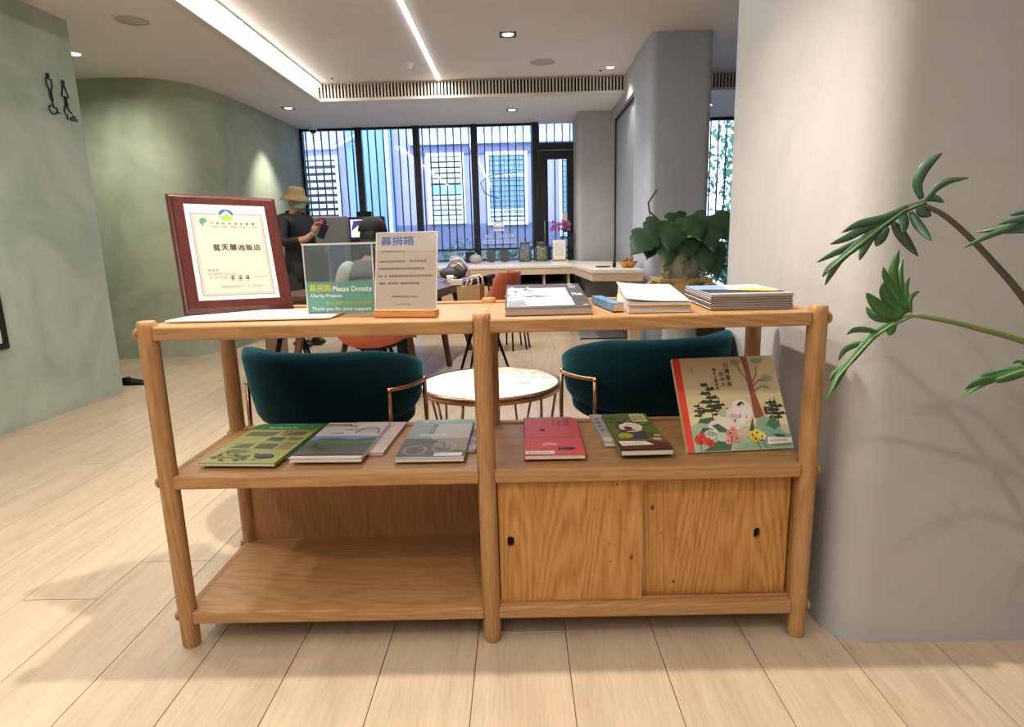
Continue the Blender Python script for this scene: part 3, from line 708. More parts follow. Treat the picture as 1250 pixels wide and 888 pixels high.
# upright picture book leaning back on a stand
t = thing('picture_book', 'square cream picture book with flowers and red spine, propped upright at the right end', 'book', (.459, 1.628, ZM+.001), (0, 0, R_(4)))
lean = R_(34); hb = .284; wbk = .302; tb = .012
M0 = T(0, 0, 0, PI/2-lean)
q = MB(); q.box((.002, .002, -tb+.001), (wbk-.002, hb-.002, -.001), None, M0); q.build('pages', pages_m, t)
q = MB(); q.box((0, 0, -.0012), (wbk, hb, 0), None, M0); q.box((0, 0, -tb), (wbk, hb, -tb+.0012), None, M0); q.box((-.0012, 0, -tb), (.001, hb, 0), None, M0); q.build('cover', mat('cov_cream', 'D2C29A', .4), t)
q = MB()
q.tube([(.15, math.cos(PI/2-lean)*.19+.012, math.sin(PI/2-lean)*.19-.006), (.15, .255, .004)], .004, 8, black_mt); q.tube([(.08, .25, .004), (.22, .25, .004)], .004, 8, black_mt)
q.build('stand', None, t)
P = Print(M0)
P.rect(0, 0, .021, hb, 'E2492F'); P.rect(.021, 0, wbk, hb, 'D5C69E'); P.rect(.021, .1, wbk, .165, 'E2D3A4'); P.rect(.021, .07, wbk, .115, 'EBDDB2')
u_ = lambda x: .021+(x-.021)
def pine(u, v, s, n=6, trunk='2E2A22'):
    P.line([(u, v), (u+.003, v+.11*s)], .0025, trunk)
    for k in range(n):
        w = .034*s*(1-.09*k); vv = v+(.035+.013*k)*s; du = (.008 if k % 2 else -.008)*s
        P.poly([(u+du-w*.8, vv), (u+du-w*.4, vv+.010*s), (u+du+w*.1, vv+.0075*s), (u+du+w*.5, vv+.011*s), (u+du+w*.8, vv), (u+du, vv-.002*s)], '2F3B2A')
pine(.088, .082, 1.0, 7); pine(.052, .085, .55, 5); pine(.112, .08, .72, 5); pine(.262, .082, .6, 5); pine(.275, .06, .85, 5)
P.poly([(.208, .093), (.238, .090), (.226, .165), (.224, .22), (.222, hb-.002), (.214, hb-.002), (.216, .25), (.211, hb-.002), (.205, hb-.002), (.209, .23), (.210, .16)], '9C5240')
for a in ([(.213, .20), (.195, .235), (.19, .255)], [(.224, .20), (.24, .225), (.245, .25)], [(.224, .19), (.245, .207), (.265, .205)], [(.226, .175), (.25, .188), (.27, .182)]): P.line(a, .003, '8A5A40')
for a in ((.185, .265, .016, .01), (.25, .268, .018, .009), (.268, .212, .018, .009)): P.ell(*a, '9AA67C', 10)
# hills and foliage
P.poly([(.021, .05), (.05, .095), (.085, .10), (.10, .085), (.06, .065)], '3F6B50'); P.poly([(.021, 0), (.021, .075), (.05, .085), (.11, .07), (.16, .04), (.302, .03), (.302, 0)], 'A9BFA4')
P.ell(.145, .095, .045, .03, 'EFE6DE', 20); P.ell(.175, .115, .03, .035, 'F4EEE8', 20); P.ell(.12, .075, .05, .02, 'EDE2DA', 20)
P.ell(.118, .11, .012, .012, 'B9C4A8')
P.poly([(.195, .045), (.215, .09), (.235, .098), (.26, .085), (.285, .045), (.302, .04), (.302, .02), (.2, .02)], '8FB59A'); P.poly([(.235, .07), (.262, .1), (.278, .07), (.26, .055)], '4C7A5C'); P.poly([(.25, .045), (.28, .04), (.3, .02), (.275, .02)], '2F5E40')
P.poly([(.185, .055), (.202, .095), (.2, .05)], '335F48')
P.poly([(.03, .04), (.055, .07), (.085, .065), (.06, .045)], '3C6248'); P.poly([(.08, .075), (.1, .08), (.13, .055), (.1, .055)], '44624A'); P.poly([(.045, .002), (.09, .03), (.125, .028), (.12, .002)], '3E6B48'); P.poly([(.13, .002), (.16, .022), (.22, .02), (.24, .002)], '8FB08E')
P.ell(.075, .05, .02, .014, 'D8E4D4'); P.ell(.075, .05, .012, .007, '9DB8A0'); P.ell(.105, .04, .018, .013, 'C3D6C4'); P.line([(.055, .045), (.07, .06), (.09, .05), (.085, .038)], .0016, '26302A')
for (u, v, c_, s) in ((.038, .035, 'D8342C', .015), (.047, .044, 'E04238', .012), (.060, .030, 'E0443A', .013), (.068, .024, 'D03028', .012), (.128, .05, 'E88A80', .013), (.138, .06, 'EE9C90', .011), (.118, .028, 'F0A898', .011), (.142, .034, 'E88A80', .012), (.19, .042, 'E6CC4A', .014), (.204, .048, 'EBD45A', .013), (.196, .03, 'D8BC3A', .012), (.216, .038, 'F0DC78', .012)):
    for k in range(6): a = k*PI/3; P.ell(u+s*.55*math.cos(a), v+s*.55*math.sin(a), s*.45, s*.45, c_, 8)
    P.ell(u, v, s*.25, s*.25, '5A3A22', 6)
for (a, b) in (((.04, .03), (.036, .002)), ((.13, .04), (.12, .004)), ((.195, .035), (.205, .003)), ((.212, .035), (.222, .003))): P.line([a, b], .0018, '2A2A20')
for (u, v) in ((.14, .098), (.148, .102), (.157, .096)): P.line([(u+.006*math.cos(a*.7), v+.005*math.sin(a*.7)) for a in range(10)], .001, 'B85A54')
P.poly([(.162, .132), (.168, .128), (.178, .137), (.182, .13), (.184, .135), (.176, .142), (.168, .138)], '1E1C1C'); P.line([(.126, .126), (.131, .118), (.135, .126)], .002, '1E1C1C'); P.line([(.145, .08), (.147, .09), (.15, .082)], .002, '4A2A20'); P.line([(.165, .095), (.166, .105)], .003, 'C03028'); P.line([(.182, .09), (.184, .1)], .002, '3A58A0')
P.ell(.242, .113, .005, .012, '5E2E28')
def column(txt, u, v, h, gap, hexc='1C1A18', w=None):
    for k, ch in enumerate(txt): P.text(ch, u, v-k*(h+gap), h=h, w=w or h, hexc=hexc, bold=.0003)
column('台灣最美', .145, .248, .015, .005); column('的地方', .128, .222, .012, .005); column('國家公園風景', .110, .237, .0085, .003)
column('小林', .045, .245, .006, .004)
P.poly([(.226, .012), (.296, .014), (.297, .03), (.228, .033)], 'F1EDE4'); P.marks(.235, .02, .285, .005, '4A4846')
P.build('cover_print', t)

# --- top shelf
t = thing('paper_sheet', 'flat white sheet lying under the certificate plaque on the top shelf', 'paper', (-.70, 1.72, ZT+.001))
q = MB(); q.prism([(-.238, -.105), (.20, -.105), (.21, .10), (-.14, .13), (-.22, .05)], 0, .005); q.build('sheet', paper, t, .001)
# certificate plaque
t = thing('plaque', 'dark red-brown wooden plaque holding a cream certificate, turned to the right on the top shelf', 'plaque', (-.928, 1.702, ZT+.007), (0, 0, R_(37.9)))
lean = R_(20.1); M0 = T(0, .0, .006, PI/2-lean, 0, 0) @ Matrix.Rotation(R_(-1.7), 4, 'Z')
w_, h_, d_ = .303, .361, .022
q = MB()
c0 = .014
ring = lambda i, z: [(i, i, z), (w_-i, i, z), (w_-i, h_-i, z), (i, h_-i, z)]
vs = ring(0, -d_)+ring(0, -c0*.8)+ring(c0*.35, -c0*.5)+ring(c0*.7, -c0*.35)+ring(c0, 0)
fs = [(3, 2, 1, 0), (16, 17, 18, 19)]
for k in range(4):
    for j in range(4): fs.append((k*4+j, k*4+(j+1) % 4, k*4+4+(j+1) % 4, k*4+4+j))
q.add(vs, fs, None, False, M0); q.build('board', maroon, t)
q = MB(); q.tube([M0 @ Vector((.15, .28, -d_)), (.15, .235, .002)], .006, 8); q.tube([M0 @ Vector((.06, .03, -d_)), M0 @ Vector((.24, .03, -d_))], .005, 8); q.build('easel', black_mt, t)
P = Print(M0)
u0, v0, cw, ch = .040, .036, .224, .291
P.rect(u0, v0, u0+cw, v0+ch, 'D9D5CF'); P.rect(u0+.012, v0+.012, u0+cw-.012, v0+ch-.027, '8A7F7F'); P.rect(u0+.0145, v0+.0145, u0+cw-.0145, v0+ch-.0295, 'BDB2AC'); P.rect(u0+.019, v0+.019, u0+cw-.019, v0+ch-.034, 'CFC4B4')
P.rect(u0+.0185, v0+.0185, u0+.0195, v0+ch-.034, '8A7F7F'); P.rect(u0+cw-.0195, v0+.0185, u0+cw-.0185, v0+ch-.034, '8A7F7F'); P.rect(u0+.0185, v0+.0185, u0+cw-.0185, v0+.0195, '8A7F7F')
cx_, cz = u0+cw*.49, v0+ch-.032
P.ell(cx_, cz, .026, .023, 'F2EEE8', 28)
P.ell(cx_, cz, .0215, .0195, '2F4FA8', 24, 0, PI); P.poly([(cx_-.017, cz-.002), (cx_-.004, cz+.010), (cx_, cz+.014), (cx_+.005, cz+.011), (cx_+.018, cz-.003)], 'F2EEE8')
P.ell(cx_, cz-.003, .0205, .016, '8DBB3C', 20, PI, 2*PI); P.poly([(cx_-.010, cz-.0035), (cx_+.002, cz+.006), (cx_+.012, cz-.0035)], '8DBB3C')
P.poly([(u0+.045, v0+.220), (u0+.034, v0+.236), (u0+.036, v0+.246), (u0+.046, v0+.250), (u0+.056, v0+.243), (u0+.054, v0+.238), (u0+.044, v0+.232)], '3E8F62')
P.poly([(u0+.047, v0+.221), (u0+.056, v0+.234), (u0+.054, v0+.238), (u0+.047, v0+.232)], 'C8E4D0')
for k, c_ in enumerate('行政院環境保護署'): P.text(c_, u0+.062+k*.0165, v0+.229, h=.0085, w=.0085, hexc='4A4238')
for k in range(5): P.marks(u0+.062+k*.027, v0+.2215, u0+.084+k*.027, .0035, '5A5248', cjk=False)
for k, c_ in enumerate('藍天麗池飯店'): P.text(c_, u0+.060+k*.0225, v0+.150, h=.018, w=.0195, hexc='1E1820', bold=.0004)
for k, c_ in enumerate('環境部'): P.text(c_, u0+.036+k*.0105, v0+.086, h=.0065, w=.0065, hexc='4A4440')
P.marks(u0+.034, v0+.076, u0+.115, .0042, '6A6460', cjk=False)
for k, c_ in enumerate('部長'): P.text(c_, u0+.038+k*.0135, v0+.063, h=.006, w=.006, hexc='4A4440')
P.marks(u0+.062, v0+.064, u0+.088, .0042, '6A6460', cjk=False)
for k in range(3): P.marks(u0+.094+k*.0205, v0+.059, u0+.1075+k*.0205, .0125, '1E1820')
P.line([(u0+.155, v0+.064), (u0+.162, v0+.070), (u0+.168, v0+.063), (u0+.178, v0+.072), (u0+.184, v0+.066), (u0+.202, v0+.074)], .0009, '4A4648')
P.marks(u0+.065, v0+.036, u0+.130, .0048, '5A5450'); P.marks(u0+.136, v0+.037, u0+.185, .0045, '6A6460', cjk=False)
P.build('certificate', t)
# donation box of clear acrylic
acr = glass('acrylic', 'F4FAFC', .05)
acr_e = mat('acrylic_edge', 'D4D6D6', .2)
t = thing('donation_box', 'clear acrylic donation box with a green label on its front, between plaque and sign', 'box', (-.583, 1.700, ZT+.0065), (0, 0, R_(-9.3)))
bw, bd, bh = .198, .15, .186
q = MB()
q.box((0, 0, .004), (bw, .003, bh)); q.box((0, bd-.003, .004), (bw, bd, bh)); q.box((0, .003, .004), (.003, bd-.003, bh)); q.box((bw-.003, .003, .004), (bw, bd-.003, bh)); q.box((-.002, -.002, bh), (bw+.002, bd+.002, bh+.003)); q.box((0, 0, 0), (bw, bd, .004))
q.build('panels', acr, t)
q = MB(); e = .0016
for (x, y) in ((0, 0), (bw, 0), (0, bd), (bw, bd)): q.box((x-e, y-e, 0), (x+e, y+e, bh))
for z in (bh,):
    q.box((-.003, -.003, z-.001), (bw+.003, -.001, z+.0042)); q.box((-.003, bd+.001, z-.001), (bw+.003, bd+.003, z+.0042)); q.box((-.003, -.001, z-.001), (-.001, bd+.001, z+.0042)); q.box((bw+.001, -.001, z-.001), (bw+.003, bd+.001, z+.0042))
q.build('edges', acr_e, t)
bx('label_card', (.003, -.0012, .003), (bw-.003, -.0002, .087), mat('label_green', '5F9A90', .5), t)
P = Print(T(0, -.0012, 0, PI/2))
P.text('募捐箱', .010, .060, h=.020, w=.062, hexc='CBD04A', bold=.0006); P.text('Please Donate', .078, .0605, h=.014, w=.112, hexc='F4F8F6', bold=.0004)
P.text('Charity Projects', .011, .042, h=.0115, w=.092, hexc='EAF2EE', bold=.0003); P.text('投入捐款 協助弱勢族群', .055, .024, h=.0105, w=.132, hexc='B9C060'); P.text('Thank you for your support', .013, .006, h=.012, w=.172, hexc='EAF2EE', bold=.0003)
P.build('label_print', t)
# acrylic sign with a wooden foot
t = thing('sign_holder', 'clear acrylic sign holder with a cream notice and an oak foot, on the top shelf', 'sign', (-.384, 1.640, ZT+.0005), (0, 0, R_(-10.6)))
q = MB(); q.box((0, -.012, 0), (.172, .022, .018)); q.build('foot', wood('oak_foot', [(.3, 'B0713E'), (.5, 'C88A52'), (.7, 'D49A62')], 'x'), t, .001)
M0 = T(0, .0, .017, PI/2-R_(11.8), 0, 0)
bx_ = MB(); bx_.box((.001, 0, -.0025), (.171, .205, -.0018), None, M0); bx_.build('notice', mat('notice_cream', 'E4D0BC', .55), t)
q = MB(); q.box((0, 0, -.0012), (.172, .207, 0), None, M0); q.box((0, 0, -.0042), (.172, .207, -.003), None, M0); q.build('panel', glass('sign_acrylic', 'FFFFFF', .02), t)
q = MB()
for a, b in (((0, 0, -.0045), (.0016, .207, .0002)), ((.1704, 0, -.0045), (.172, .207, .0002)), ((0, .2056, -.0045), (.172, .2075, .0002)), ((0, 0, -.0045), (.172, .0016, .0002))): q.box(a, b, None, M0)
q.build('edges', mat('acrylic_edge_w', 'EDEDEB', .3), t)
P = Print(M0 @ Matrix.Translation((0, 0, -.0019)))
P.rect(.001, .158, .171, .203, 'EADCD0'); P.text('募捐箱', .013, .172, h=.024, w=.092, hexc='4E7CC0', bold=.001); P.marks(.015, .1535, .08, .0055, '7A7A90')
for k, (a, b) in enumerate(((.010, .145), (.010, .135), (.008, .158), (.010, .125))): P.marks(a, .127-.0195*k, b, .0055, '4A4648')
P.marks(.048, .034, .118, .004, '5A5450'); P.marks(.060, .014, .102, .003, '8A8078')
P.build('notice_print', t)
# dark magazine
t, P = book('magazine', 'dark grey magazine with a white mountain photo on its cover, flat on the top shelf', 'magazine', -.036, 1.585, ZT, R_(0), .226, .385, .019, mat('cov_charcoal', '4A4C50', .3), 'printed matter on the top shelf', spine='back', rear=.052, pg=mat('pages_taupe', 'A89A92', .7))
P.poly([(.006, .02), (.184, .03), (.178, .31), (.004, .31)], 'C9C4C2'); P.poly([(.03, .16), (.08, .19), (.13, .165), (.09, .15)], '5A5A94'); P.poly([(.008, .02), (.06, .03), (.05, .12), (.006, .1)], '7E8494')
P.poly([(.06, .03), (.184, .03), (.182, .16), (.07, .09)], 'D8CFC8')
for k in range(40): P.ell(random.uniform(.0, .085), random.uniform(.12, .32), random.uniform(.003, .009), random.uniform(.006, .018), random.choice(['F0EEEC', 'E4E2E0', '5A5C62', 'F4F4F2']), 7)
P.text('Hua', .190, .16, h=.05, w=.026, hexc='E8E8E6'); P.text('山', .19, .29, h=.05, w=.018, hexc='E8E8E6'); P.text('誌', .19, .345, h=.03, w=.012, hexc='D8D8D6'); P.rect(.205, .015, .218, .022, 'E8E8E6'); P.build('cover_print', t)
# small blue book, two white books
t = thing('booklet', 'small blue boxed booklet beside the white books on the top shelf', 'booklet', (.2475, 1.612, ZT), (0, 0, R_(7)), 'printed matter on the top shelf')
q = MB(); q.box((0, .003, .001), (.030, .235, .023)); q.build('case', mat('box_blue', '5D84A8', .5, noise_amt=.35, noise_scale=25), t, .001)
q = MB(); q.box((.001, .0, .003), (.029, .003, .020)); q.ball((.012, .0, .011), (.006, .001, .004), mat('gold_seal', 'B08A4A', .4)); q.build('end_label', mat('box_end', 'C4A890', .6), t)
t, P = book('book', 'lower white softcover book on the top shelf, page edges facing front', 'book', .284, 1.590, ZT, R_(-4), .158, .33, .020, paper, 'printed matter on the top shelf', spine='left', pg=mat('pages_white', 'D9D0C2', .7)); 
t, P = book('book', 'upper white softcover book with a curled corner, stacked on the other white book', 'book', .280, 1.580, ZT+.0205, R_(-5), .160, .345, .006, paper, 'printed matter on the top shelf', spine='left', rear=.022, pg=pages_m)
P.line([(.01, .05), (.06, .04), (.15, .06)], .002, 'B8B0A8'); P.line([(.02, .12), (.1, .09), (.155, .12)], .003, 'C8BFC4'); P.line([(.03, .2), (.15, .2)], .002, 'C9C0B8'); P.build('cover_print', t)
q = MB()
vs = []; fs = []
for i in range(13):
    a = i/12
    for j in range(2): vs.append((-.006+.162*a, .345*j if j else -.002, (.010 if not j else .027)+.010*(1-a)**3))
for i in range(12): fs.append((2*i, 2*i+2, 2*i+3, 2*i+1))
q.add(vs, fs, None, True); o = q.build('loose_page', mat('leaf_page', 'E6DFDC', .6), t, fix=False); sm = o.modifiers.new('s', 'SOLIDIFY'); sm.thickness = .0008
# nine magazines
Mg = random.Random(11)
lab = ['bottom', 'second from the bottom', 'third from the bottom', 'fourth from the bottom', 'middle (fifth)', 'fourth from the top', 'third from the top', 'second from the top']
for k in range(9):
    top = k == 8
    cov = mat('cov_mag_dark', '23242E', .35) if not top else mat('cov_mag_top', 'D6D2CC', .35)
    L_ = 'topmost magazine of the striped stack, pale cover with blue sky and yellow' if top else 'dark-spined magazine in the striped stack, '+lab[k]
    dx = Mg.uniform(-.0015, .0015)
    t, P = book('magazine', L_, 'magazine', .500+dx, 1.603+Mg.uniform(-.001, .001), ZT+.00455*k, R_(-2.5), .208, .30, .0044, cov, 'stack of magazines on the top shelf', spine='none', pg=mat('pages_mag', 'CFC4BA', .6))
    bx('spine', (-.0006, 0, .0025), (.0008, .30, .0044), mat('spine_white', 'F2F2F6', .4), t); bx('spine', (-.0010, 0, 0), (.0008, .30, .0025), mat('spine_navy', '1C1D2C', .4), t)
    if top:
        P.rect(0, 0, .208, .03, 'B8B0A8'); P.poly([(0, .03), (.2, .03), (.208, .09), (.06, .14), (0, .1)], '2C2C34'); P.poly([(0, .15), (.08, .14), (.1, .29), (0, .295)], '7FA4D8'); P.poly([(.1, .12), (.19, .07), (.2, .13), (.13, .2)], 'E3C25A'); P.poly([(.09, .16), (.13, .2), (.18, .2), (.18, .29), (.1, .29)], 'E9E5DC'); P.poly([(0, .1), (.06, .14), (.02, .15), (0, .15)], '1E1E28'); P.build('cover_print', t)

# ------------------------------------------------------------------ teal barrel chairs
def arc(a0, a1, n): return [a0+(a1-a0)*i/n for i in range(n+1)]
def barrel_chair(label, x, y, rz):
    t = thing('barrel_chair', label, 'chair', (x, y, 0), (0, 0, rz), 'teal velvet barrel chairs')
    n = 56; a0, a1 = R_(-200), R_(20)      # sweep through the back (-90)
    prof_n = 14; vs = []; fs = []
    for i in range(n+1):
        a = a0+(a1-a0)*i/n; s = abs((a+PI/2)/(R_(110)))          # 0 at the back, 1 at arm tips
        zt = .746-.022*s**1.5-.085*max(0, (s-.45)/.55)**1.6
        zb = .462+.035*max(0, (s-.6)/.4)**2
        tipk = min(1, (1-s)/.05+.25) if s > .9625 else 1
        th = .028*tipk; zc = (zt+zb)/2
        for k in range(prof_n):
            b = 2*PI*k/prof_n; cb, sb = math.cos(b), math.sin(b)
            hz = (zt-zb)/2; ez = math.copysign(abs(sb)**.32, sb); er = math.copysign(abs(cb)**.7, cb)
            zz = zc+hz*ez; f = (zz-.46)/.29
            rr_ = .275+.046*max(0, f)**.7+er*th
            vs.append((rr_*math.cos(a), rr_*math.sin(a), zz))
    for i in range(n):
        for k in range(prof_n):
            fs.append((i*prof_n+k, i*prof_n+(k+1) % prof_n, (i+1)*prof_n+(k+1) % prof_n, (i+1)*prof_n+k))
    fs.append(tuple(range(prof_n))); fs.append(tuple(n*prof_n+k for k in reversed(range(prof_n))))
    q = MB(); q.add(vs, fs, None, True); q.build('backrest', teal, t)
    q = MB(); q.lathe([(.0, .478), (.22, .476), (.262, .468), (.278, .45), (.276, .425), (.26, .41), (0, .405)], 40, None, T(0, .015, 0) @ Matrix.Diagonal((1, 1.02, 1, 1)), False)
    q.build('seat', teal, t)
    for s in (-1, 1):
        q = MB(); R0 = .342
        pts = [(s*R0*math.cos(a), R0*math.sin(a), .600-.012*math.cos((a)*2)) for a in arc(R_(-28), R_(8), 10)]
        pts = [(pts[0][0]*1.0, pts[0][1]-.004, .585)]+pts
        q.tube(pts, .0085, 8); fr = q.build('arm_frame', rose, t)
        for a, dz in ((R_(-28), 1), (R_(8), 1)):
            q = MB(); q.tube([(s*R0*math.cos(a), R0*math.sin(a), .60), (s*.345*math.cos(a*1.02), .345*math.sin(a*1.02), .45), (s*.335*math.cos(a*1.1), .345*math.sin(a*1.12), .004)], [.0085, .0085, .007], 8)
            l = q.build('leg', rose, t)
            g = MB(); g.lathe([(.009, 0), (.009, .006), (.006, .008)], 10, None, T(s*.335*math.cos(a*1.1), .345*math.sin(a*1.12), 0)); g.build('foot_cap', black_mt, l)
    return t
barrel_chair('teal velvet barrel chair behind the left half of the shelf, seen from its back', -.705, 2.345, R_(-17))
barrel_chair('teal velvet barrel chair behind the right half of the shelf, behind the propped picture book', .497, 2.455, R_(21))
# coffee table
t = thing('coffee_table', 'round white marble coffee table with a thin copper frame between the two teal chairs', 'table', (-.143, 2.80, 0))
marb = bpy.data.materials.new('marble'); marb.use_nodes = True
_N = marb.node_tree.nodes; _L = marb.node_tree.links; _b = _N['Principled BSDF']
_tc = _N.new('ShaderNodeTexCoord'); _n = _N.new('ShaderNodeTexNoise'); _n.inputs['Scale'].default_value = 5; _n.inputs['Detail'].default_value = 8; _n.inputs['Distortion'].default_value = 1.6
_L.new(_tc.outputs['Object'], _n.inputs['Vector']); _r = ramp(_N, [(.3, 'E2EBE8'), (.47, 'DDE6E2'), (.5, 'AFB9B6'), (.53, 'E0E9E5'), (.8, 'EAF1EE')]); _L.new(_n.outputs[0], _r.inputs[0]); _L.new(_r.outputs[0], _b.inputs['Base Color']); _b.inputs['Roughness'].default_value = .3
q = MB(); q.lathe([(0, .436), (.318, .436), (.318, .452), (.314, .4535), (0, .4535)], 56, cap=False); q.build('tabletop', marb, t)
q = MB(); q.lathe([(.319, .424), (.331, .424), (.331, .4565), (.319, .4565), (.319, .424)], 56, cap=False); q.build('rim', rose, t)
for k in range(4):
    a = PI/4+k*PI/2+.25
    for da in (-.22, .22):
        q = MB(); q.tube([(.318*math.cos(a+da), .318*math.sin(a+da), .43), (.27*math.cos(a), .27*math.sin(a), .004)], .006, 8); q.build('leg', rose, t)
q = MB(); q.tube([(.272*math.cos(i*PI/20), .272*math.sin(i*PI/20), .012) for i in range(40)], .006, 6, closed=True); q.build('foot_ring', rose, t)

# ------------------------------------------------------------------ dining table and orange chairs
t = thing('dining_table', 'dark walnut dining table with slanted legs where the seated person works', 'table', (-1.15, 5.45, 0), (0, 0, R_(-9)))
q = MB(); q.prism([(-.62, -.92), (-.55, -1.0), (.55, -1.0), (.62, -.92), (.62, .92), (.55, 1.0), (-.55, 1.0), (-.62, .92)], .700, .735); q.build('tabletop', dark_wood, t, .004)
q = MB(); q.box((-.5, -.85, .63), (.5, -.82, .70)); q.box((-.5, .82, .63), (.5, .85, .70)); q.box((-.5, -.82, .63), (-.47, .82, .70)); q.box((.47, -.82, .63), (.5, .82, .70)); q.build('apron', dark_wood, t)
for sx in (-1, 1):
    for (ya, yb) in ((.20, .05), (-.74, -.84), (.78, .88)):
        q = MB(); q.tube([(sx*.38, ya, .70), (sx*.52, yb, .0)], [.035, .024], 10); q.build('leg', dark_wood_z, t)
def orange_chair(label, x, y, rz, zt=.80):
    t = thing('dining_chair', label, 'chair', (x, y, 0), (0, 0, rz), 'orange bucket chairs around the walnut table')
    n, m_ = 24, 12; vs = []; fs = []
    for i in range(n+1):
        u = -1+2*i/n
        for j in range(m_+1):
            v = j/m_                      # 0 front of seat, .55 rear bend, 1 top of the back
            wv = .245 if v < .55 else .245-.045*((v-.55)/.45)
            x_ = wv*math.sin(u*PI/2*.98)
            if v < .5: y_ = .24-.44*(v/.5); z_ = .44-.012*math.sin(v/.5*PI)
            else: k = (v-.5)/.5; y_ = -.20-.075*math.sin(k*PI/2)-.02*k; z_ = .44+(zt-.44)*k**1.15
            lift = abs(u)**2.6*(.20 if v < .5 else .20*(1-(v-.5)/.5))*(min(1, v*3.2)) 
            z_ += lift
            if v >= .5: y_ += .16*abs(u)**2*(1-.2*(v-.5)/.5)
            else: y_ -= .03*abs(u)**3
            vs.append((x_, y_, z_))
    for i in range(n):
        for j in range(m_): fs.append((i*(m_+1)+j, (i+1)*(m_+1)+j, (i+1)*(m_+1)+j+1, i*(m_+1)+j+1))
    q = MB(); q.add(vs, fs, None, True); o = q.build('shell', orange, t); s = o.modifiers.new('s', 'SOLIDIFY'); s.thickness = .028; s.offset = 0
    q = MB(); q.lathe([(0, .405), (.14, .405), (.15, .43), (0, .435)], 20, cap=False); q.build('seat_plate', black_mt, t)
    for a in (45, 135, 225, 315):
        a = R_(a); q = MB(); q.tube([(.10*math.cos(a), .10*math.sin(a), .41), (.25*math.cos(a), .25*math.sin(a), .0)], [.014, .010], 8); q.build('leg', black_mt, t)
    return t
orange_chair('orange bucket chair in which the dark-haired person sits, back towards the shelf', -.985, 4.17, 0)
orange_chair('orange bucket chair behind the plaque, left side of the walnut table', -1.86, 4.95, R_(-75), .80)
orange_chair('orange bucket chair with a kraft bag on it, right side of the walnut table', -.285, 4.86, R_(78), .86)
t = thing('kraft_bag', 'open brown kraft paper bag with white handles on the right orange chair', 'bag', (-.37, 4.83, .45), (0, 0, R_(-14)))
q = MB()
w_, d_, h_ = .085, .06, .30
q.add([(-w_, -d_, 0), (w_, -d_, 0), (w_, d_, 0), (-w_, d_, 0), (-w_-.01, -d_, h_), (w_+.01, -d_, h_+.02), (w_+.01, d_, h_+.02), (-w_-.01, d_, h_)], [(0, 3, 2, 1), (0, 1, 5, 4), (1, 2, 6, 5), (2, 3, 7, 6), (3, 0, 4, 7)])
o = q.build('body', mat('kraft', 'B59668', .8, noise_amt=.06), t, fix=False); s = o.modifiers.new('s', 'SOLIDIFY'); s.thickness = .003
for yy in (-.055, .055):
    q = MB(); q.tube([(-.02, yy, .29), (.0, yy, .37), (.05, yy, .385), (.08, yy, .37), (.085, yy, .31)], .008, 8); q.build('handle', paper, t)
q = MB()
for k in range(5): q.box((-.07+.03*k, -.04, .1), (-.055+.03*k, .04, .30+.01*(k % 3)))
tag(q.build('folded_papers', mat('paper_tan', 'D8C4A0', .7), None, loc=(-.37, 4.83, .455)), 'bundle of tan folded papers standing in the kraft bag', 'papers')
# black spindle-back chair seen under the table
t = thing('spindle_chair', 'black chair with thin upright spindles beyond the slanted table leg', 'chair', (-.10, 6.30, 0), (0, 0, R_(-80)))
q = MB(); q.lathe([(0, .43), (.2, .43), (.215, .445), (.2, .46), (0, .46)], 24, cap=False); q.build('seat', black_mt, t)
for k in range(7):
    a = R_(-160+23.3*k); q = MB(); q.tube([(.19*math.cos(a), .19*math.sin(a), .46), (.21*math.cos(a), .21*math.sin(a), .74)], .006, 6); q.build('spindle', black_mt, t)
q = MB(); q.tube([(.21*math.cos(a), .21*math.sin(a), .745) for a in arc(R_(-165), R_(-15), 16)], .012, 8); q.build('top_rail', black_mt, t)
for k in range(8):
    a = R_(45*k); q = MB(); q.tube([(.15*math.cos(a), .15*math.sin(a), .43), (.21*math.cos(a), .21*math.sin(a), 0)], .009, 6); q.build('leg', black_mt, t)

# things on the walnut table
def on_table(x, y): return (x, y, .7355)
t = thing('handbag', 'grey-black knotted bag with a white strap on the far right of the walnut table', 'bag', on_table(-.62, 5.95))
q = MB(); q.ball((0, 0, .065), (.13, .08, .065), None, 14, 10); q.ball((.07, .02, .10), (.07, .05, .05), None, 12, 8); q.build('body', mat('bag_grey', '4A4A50', .6, noise_amt=.3, noise_scale=20), t)
q = MB(); q.tube([(-.05, 0, .12), (.0, -.02, .19), (.08, 0, .20), (.14, .0, .12), (.17, 0, .01)], .012, 8); q.tube([(.02, -.05, .12), (.06, -.06, .16), (.12, -.05, .10)], .012, 8); q.build('strap', mat('strap_white', 'C9C4C0', .6), t)
def cup(x, y, z, label, r=.032, h=.07, m=None, grp=None):
    t = thing('cup', label, 'cup', (x, y, z), (0, 0, 0), grp)
    q = MB(); q.lathe([(r*.75, 0), (r*.9, h*.3), (r, h), (r*.92, h), (r*.8, h*.25), (0, h*.12)], 18, cap=False); q.build('body', m or paper, t)
    q = MB(); q.tube([(r*.9, 0, h*.75), (r*1.6, 0, h*.7), (r*1.6, 0, h*.3), (r*.85, 0, h*.25)], .004, 6); q.build('handle', m or paper, t)
cup(-.60, 5.50, .7355, 'white tea cup near the right edge of the walnut table')
t = thing('tissue_box', 'small white box near the right corner of the walnut table', 'box', on_table(-.52, 5.26))
q = MB(); q.box((-.05, -.03, 0), (.05, .03, .045)); q.build('carton', paper, t, .002); bx('flap', (-.02, -.01, .045), (.02, .01, .047), mat('flap_grey', 'A8A8A8'), t)
t = thing('laptop', 'dark laptop open on the walnut table in front of the seated person', 'laptop', on_table(-1.1, 4.95))
